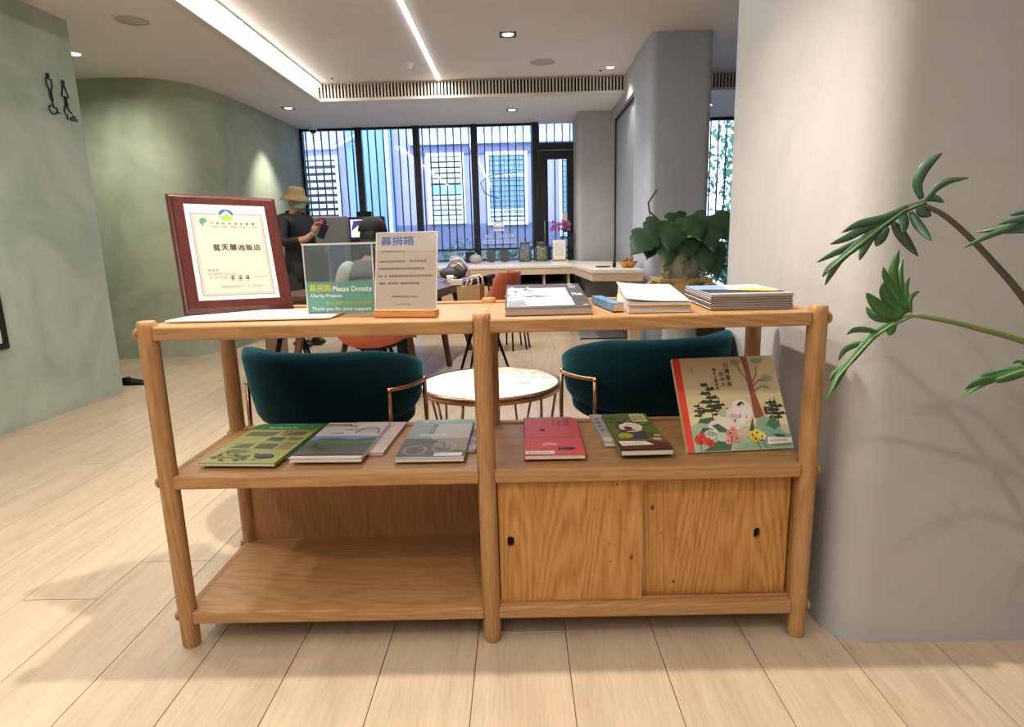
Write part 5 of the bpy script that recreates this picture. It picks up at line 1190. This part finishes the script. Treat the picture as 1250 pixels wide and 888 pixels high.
def head(parent, c_, face, hair_m=None, mask=None):
    """head centred at c_, facing +y of the person; built from one sculpted ball with nose, ears"""
    q = MB(); nu, nv = 28, 20; vs = []
    for j in range(nv+1):
        th = PI*j/nv
        for i in range(nu):
            a = 2*PI*i/nu; x = math.sin(th)*math.sin(a); y = math.sin(th)*math.cos(a); z = math.cos(th)
            rx, ry, rz = .074, .092, .115
            if z < 0: rx *= 1-.35*z*z; ry *= 1-.12*z*z
            X, Y, Z = rx*x, ry*y, rz*z
            if y > 0:
                nose = math.exp(-((x/.16)**2+((z+.12)/.17)**2)); Y += .024*nose
                for s in (-1, 1): Y -= .010*math.exp(-(((x-s*.38)/.16)**2+((z-.05)/.10)**2))
                Y += .007*math.exp(-((x/.3)**2+((z+.45)/.06)**2)); Y += .008*math.exp(-((x/.3)**2+((z+.85)/.15)**2))
            for s in (-1, 1):
                if x*s > .9: X += s*.014*math.exp(-((y/.22)**2+((z+.05)/.26)**2))
            vs.append((c_[0]+X, c_[1]+Y, c_[2]+Z))
    fs = [(j*nu+i, (j+1)*nu+i, (j+1)*nu+(i+1) % nu, j*nu+(i+1) % nu) for j in range(nv) for i in range(nu)]
    q.add(vs, fs, None, True)
    h = q.build('head', skin_m, parent)
    for s in (-1, 1):
        e = MB(); e.ball((c_[0]+s*.028, c_[1]+.078, c_[2]+.006), (.011, .006, .006), None, 10, 8); e.build('eye', mat('eye_dark', '1A1614', .2), h)
    return h
def hand(q, base, d, up, s=1.0, curl=.5):
    """palm, four bent fingers of different length and a thumb, added to q"""
    d = Vector(d).normalized(); up = Vector(up).normalized(); sd = d.cross(up).normalized(); up = sd.cross(d); b = Vector(base)
    q.tube([b, b+d*.03*s, b+d*.06*s, b+d*.08*s], [.022*s, .032*s, .036*s, .028*s], 10)
    for k, ln in enumerate((.068, .078, .074, .058)):
        o_ = b+d*.078*s+sd*(-.026+.0175*k)*s
        p1 = o_+(d*math.cos(curl*.4)-up*math.sin(curl*.4))*ln*.45*s; p2 = p1+(d*math.cos(curl)-up*math.sin(curl))*ln*.33*s; p3 = p2+(d*math.cos(curl*1.7)-up*math.sin(curl*1.7))*ln*.25*s
        q.tube([o_-d*.015*s, o_, p1, p2, p3], [.008*s, .0092*s, .0085*s, .0078*s, .005*s], 8)
    o_ = b+d*.03*s-sd*.026*s; q.tube([o_, o_-sd*.022*s+d*.022*s, o_-sd*.026*s+d*.048*s-up*.012*s, o_-sd*.018*s+d*.066*s-up*.02*s], [.013*s, .0115*s, .010*s, .006*s], 8)

# standing person in a bucket hat
t = thing('person', 'person standing in khaki bucket hat, green face mask and black jacket, holding a phone', 'person', (-2.36, 6.72, 0), (0, 0, R_(-112)))
Vv, Ee, Rr = [], [], []
pel = chain(Vv, Ee, Rr, [((0, 0, .93), .085)])
ch_ = chain(Vv, Ee, Rr, [((0, .0, 1.05), .09), ((0, .01, 1.22), .10), ((0, .0, 1.36), .09), ((0, .01, 1.42), .06), ((0, .02, 1.48), .052)], pel)
for s in (-1, 1):
    chain(Vv, Ee, Rr, [((s*.09, 0, .84), .075), ((s*.10, .01, .48), .062), ((s*.10, -.01, .10), .040), ((s*.10, -.01, .05), .042), ((s*.11, .12, .035), .035)], pel)
neck_i = ch_-2
chain(Vv, Ee, Rr, [((.18, .0, 1.36), .058), ((.24, .03, 1.12), .045), ((.16, .26, 1.16), .036), ((.13, .32, 1.21), .028)], neck_i)
chain(Vv, Ee, Rr, [((-.18, .0, 1.36), .058), ((-.23, -.02, 1.10), .045), ((-.22, .12, .92), .036), ((-.21, .16, .88), .028)], neck_i)
body = skin_mesh('body', Vv, Ee, Rr, skin_m, t)
Vv, Ee, Rr = [], [], []
pel = chain(Vv, Ee, Rr, [((0, 0, 1.05), (.165, .125))])
chain(Vv, Ee, Rr, [((0, 0, .90), (.18, .145)), ((0, 0, .76), (.185, .15)), ((0, 0, .70), (.18, .145))], pel)
ch_ = chain(Vv, Ee, Rr, [((0, .01, 1.22), (.18, .13)), ((0, .0, 1.37), (.15, .105)), ((0, .01, 1.43), .075), ((0, .015, 1.455), .07)], pel)
chain(Vv, Ee, Rr, [((.185, .0, 1.365), .075), ((.25, .03, 1.12), .062), ((.18, .22, 1.15), .052)], ch_-2)
chain(Vv, Ee, Rr, [((-.185, .0, 1.365), .075), ((-.24, -.02, 1.10), .062), ((-.225, .12, .90), .05)], ch_-2)
skin_mesh('jacket', Vv, Ee, Rr, mat('jacket_black', '131417', .6, noise_amt=.3, noise_scale=12, bump=.3, bscale=14), t)
Vv, Ee, Rr = [], [], []
pel = chain(Vv, Ee, Rr, [((0, 0, .90), .10)])
for s in (-1, 1): chain(Vv, Ee, Rr, [((s*.095, 0, .78), .098), ((s*.105, .01, .48), .078), ((s*.105, -.01, .10), .062)], pel)
skin_mesh('trousers', Vv, Ee, Rr, mat('trousers_olive', '2E2E26', .8), t)
for s in (-1, 1):
    q = MB(); q.ball((s*.108, .05, .045), (.048, .13, .045), None, 14, 10); q.build('shoe', black_al, t)
hd = head(t, (0, .045, 1.565), 0)
q = MB(); q.lathe([(0, .125), (.045, .124), (.080, .112), (.094, .07), (.100, .035), (.128, .012), (.158, -.018), (.156, -.022), (.10, .028)], 36, None, T(0, .035, 1.585, R_(-8), 0, 0), False); q.build('bucket_hat', mat('hat_khaki', '8E7B54', .85, noise_amt=.1, bump=.3, bscale=120), t)
q = MB(); vs = []; fs = []; n_, m_ = 12, 7
for i in range(n_+1):
    a = -1.25+2.5*i/n_
    for j in range(m_+1):
        v = j/m_; z = 1.562-.085*v; r_ = (.090+.030*math.exp(-(a/.45)**2)*math.exp(-((v-.25)/.4)**2))*(1-.13*v**2); vs.append((.92*r_*math.sin(a), .045+r_*math.cos(a)*1.08, z))
for i in range(n_):
    for j in range(m_): fs.append((i*(m_+1)+j, (i+1)*(m_+1)+j, (i+1)*(m_+1)+j+1, i*(m_+1)+j+1))
q.add(vs, fs, None, True); o = q.build('face_mask', mat('mask_green', '8FB8A0', .7), t, fix=False); s_ = o.modifiers.new('s', 'SOLIDIFY'); s_.thickness = .003
for s in (-1, 1):
    q = MB(); q.tube([(s*.075, .09, 1.55), (s*.085, .05, 1.565), (s*.083, .03, 1.55), (s*.07, .08, 1.49)], .002, 5); q.build('ear_loop', paper, o)
q = MB(); q.tube([(.135, .305, 1.195), (.125, .335, 1.225)], [.028, .024], 10); hand(q, (.125, .33, 1.22), (-.25, .35, .9), (.0, -1, .3), 1.0, .8); q.build('hand', skin_m, t)
q = MB(); hand(q, (-.21, .16, .865), (.05, .15, -1), (1, 0, 0), 1.0, .5); q.build('hand', skin_m, t)
ph = thing('phone', 'dark phone held up by the person in the bucket hat', 'phone', (-2.01, 6.52, 1.235), (R_(10), R_(25), R_(20)))
q = MB(); q.box((-.037, -.004, -.075), (.037, .004, .075)); q.build('body', black_al, ph, .003); bx('screen', (-.033, -.005, -.068), (.033, -.004, .068), mat('phone_screen', '1A1E2A', .1), ph)

# seated person seen from the back
t = thing('person', 'person in black cap and grey vest sitting at the walnut table, back turned', 'person', (-.985, 4.20, 0), (0, 0, 0))
Vv, Ee, Rr = [], [], []
pel = chain(Vv, Ee, Rr, [((0, -.03, .56), .09)])
ch_ = chain(Vv, Ee, Rr, [((0, -.02, .70), .09), ((0, .02, .84), .09), ((0, .05, .95), .075), ((0, .07, 1.01), .05), ((0, .09, 1.06), .05)], pel)
for s in (-1, 1):
    chain(Vv, Ee, Rr, [((s*.09, .05, .54), .085), ((s*.11, .42, .52), .062), ((s*.11, .45, .10), .040), ((s*.11, .45, .05), .04), ((s*.11, .56, .035), .033)], pel)
    chain(Vv, Ee, Rr, [((s*.15, .05, .93), .045), ((s*.24, .14, .76), .043), ((s*.16, .38, .775), .034), ((s*.14, .44, .775), .027)], ch_-2)
skin_mesh('body', Vv, Ee, Rr, skin_m, t)
Vv, Ee, Rr = [], [], []
pel = chain(Vv, Ee, Rr, [((0, -.03, .60), (.18, .14))])
ch_ = chain(Vv, Ee, Rr, [((0, -.01, .72), (.175, .135)), ((0, .02, .85), (.185, .14)), ((0, .045, .93), (.16, .125)), ((0, .06, .98), .085)], pel)
for s in (-1, 1): chain(Vv, Ee, Rr, [((s*.13, .045, .935), .075)], ch_-1)
skin_mesh('vest', Vv, Ee, Rr, mat('vest_grey', '6E6A68', .85), t)
for s in (-1, 1):
    Vv, Ee, Rr = [], [], []
    chain(Vv, Ee, Rr, [((s*.12, .05, .945), .072), ((s*.19, .06, .92), .074), ((s*.255, .14, .76), .058), ((s*.17, .36, .785), .048)])
    skin_mesh('sleeve', Vv, Ee, Rr, mat('sleeve_cream', 'D6CFC2', .8), t)
Vv, Ee, Rr = [], [], []
pel = chain(Vv, Ee, Rr, [((0, -.03, .545), (.155, .10))])
for s in (-1, 1): chain(Vv, Ee, Rr, [((s*.09, .06, .545), .095), ((s*.11, .42, .525), .075), ((s*.11, .46, .10), .058)], pel)
skin_mesh('trousers', Vv, Ee, Rr, mat('trousers_dark', '23242A', .8), t)
head(t, (0, .11, 1.135), 0)
q = MB(); q.ball((0, .095, 1.14), (.088, .100, .118), None, 24, 16); q.ball((0, .06, 1.09), (.082, .07, .09), None, 18, 12); q.build('hair', mat('hair_black', '141213', .5, bump=.3, bscale=80), t)
q = MB(); q.lathe([(0, .095), (.05, .088), (.088, .05), (.100, .0), (.097, -.005)], 32, None, T(0, .10, 1.185), False)
vs = [(.085*math.sin(a), .10+.10*math.cos(a), 1.19) for a in arc(-1.1, 1.1, 10)]+[(.095*math.sin(a), .10+.175*math.cos(a*.8), 1.175) for a in arc(-1.1, 1.1, 10)]
q.add(vs, [(i, i+1, 12+i, 11+i) for i in range(10)], None, True); q.build('cap', mat('cap_black', '101114', .7), t)
for s in (-1, 1): q = MB(); hand(q, (s*.14, .44, .775), (-s*.25, .95, 0), (0, 0, 1), .95, .4); q.build('hand', skin_m, t)
for s in (-1, 1):
    q = MB(); q.ball((s*.11, .50, .04), (.045, .12, .04), None, 12, 8); q.build('shoe', black_al, t)
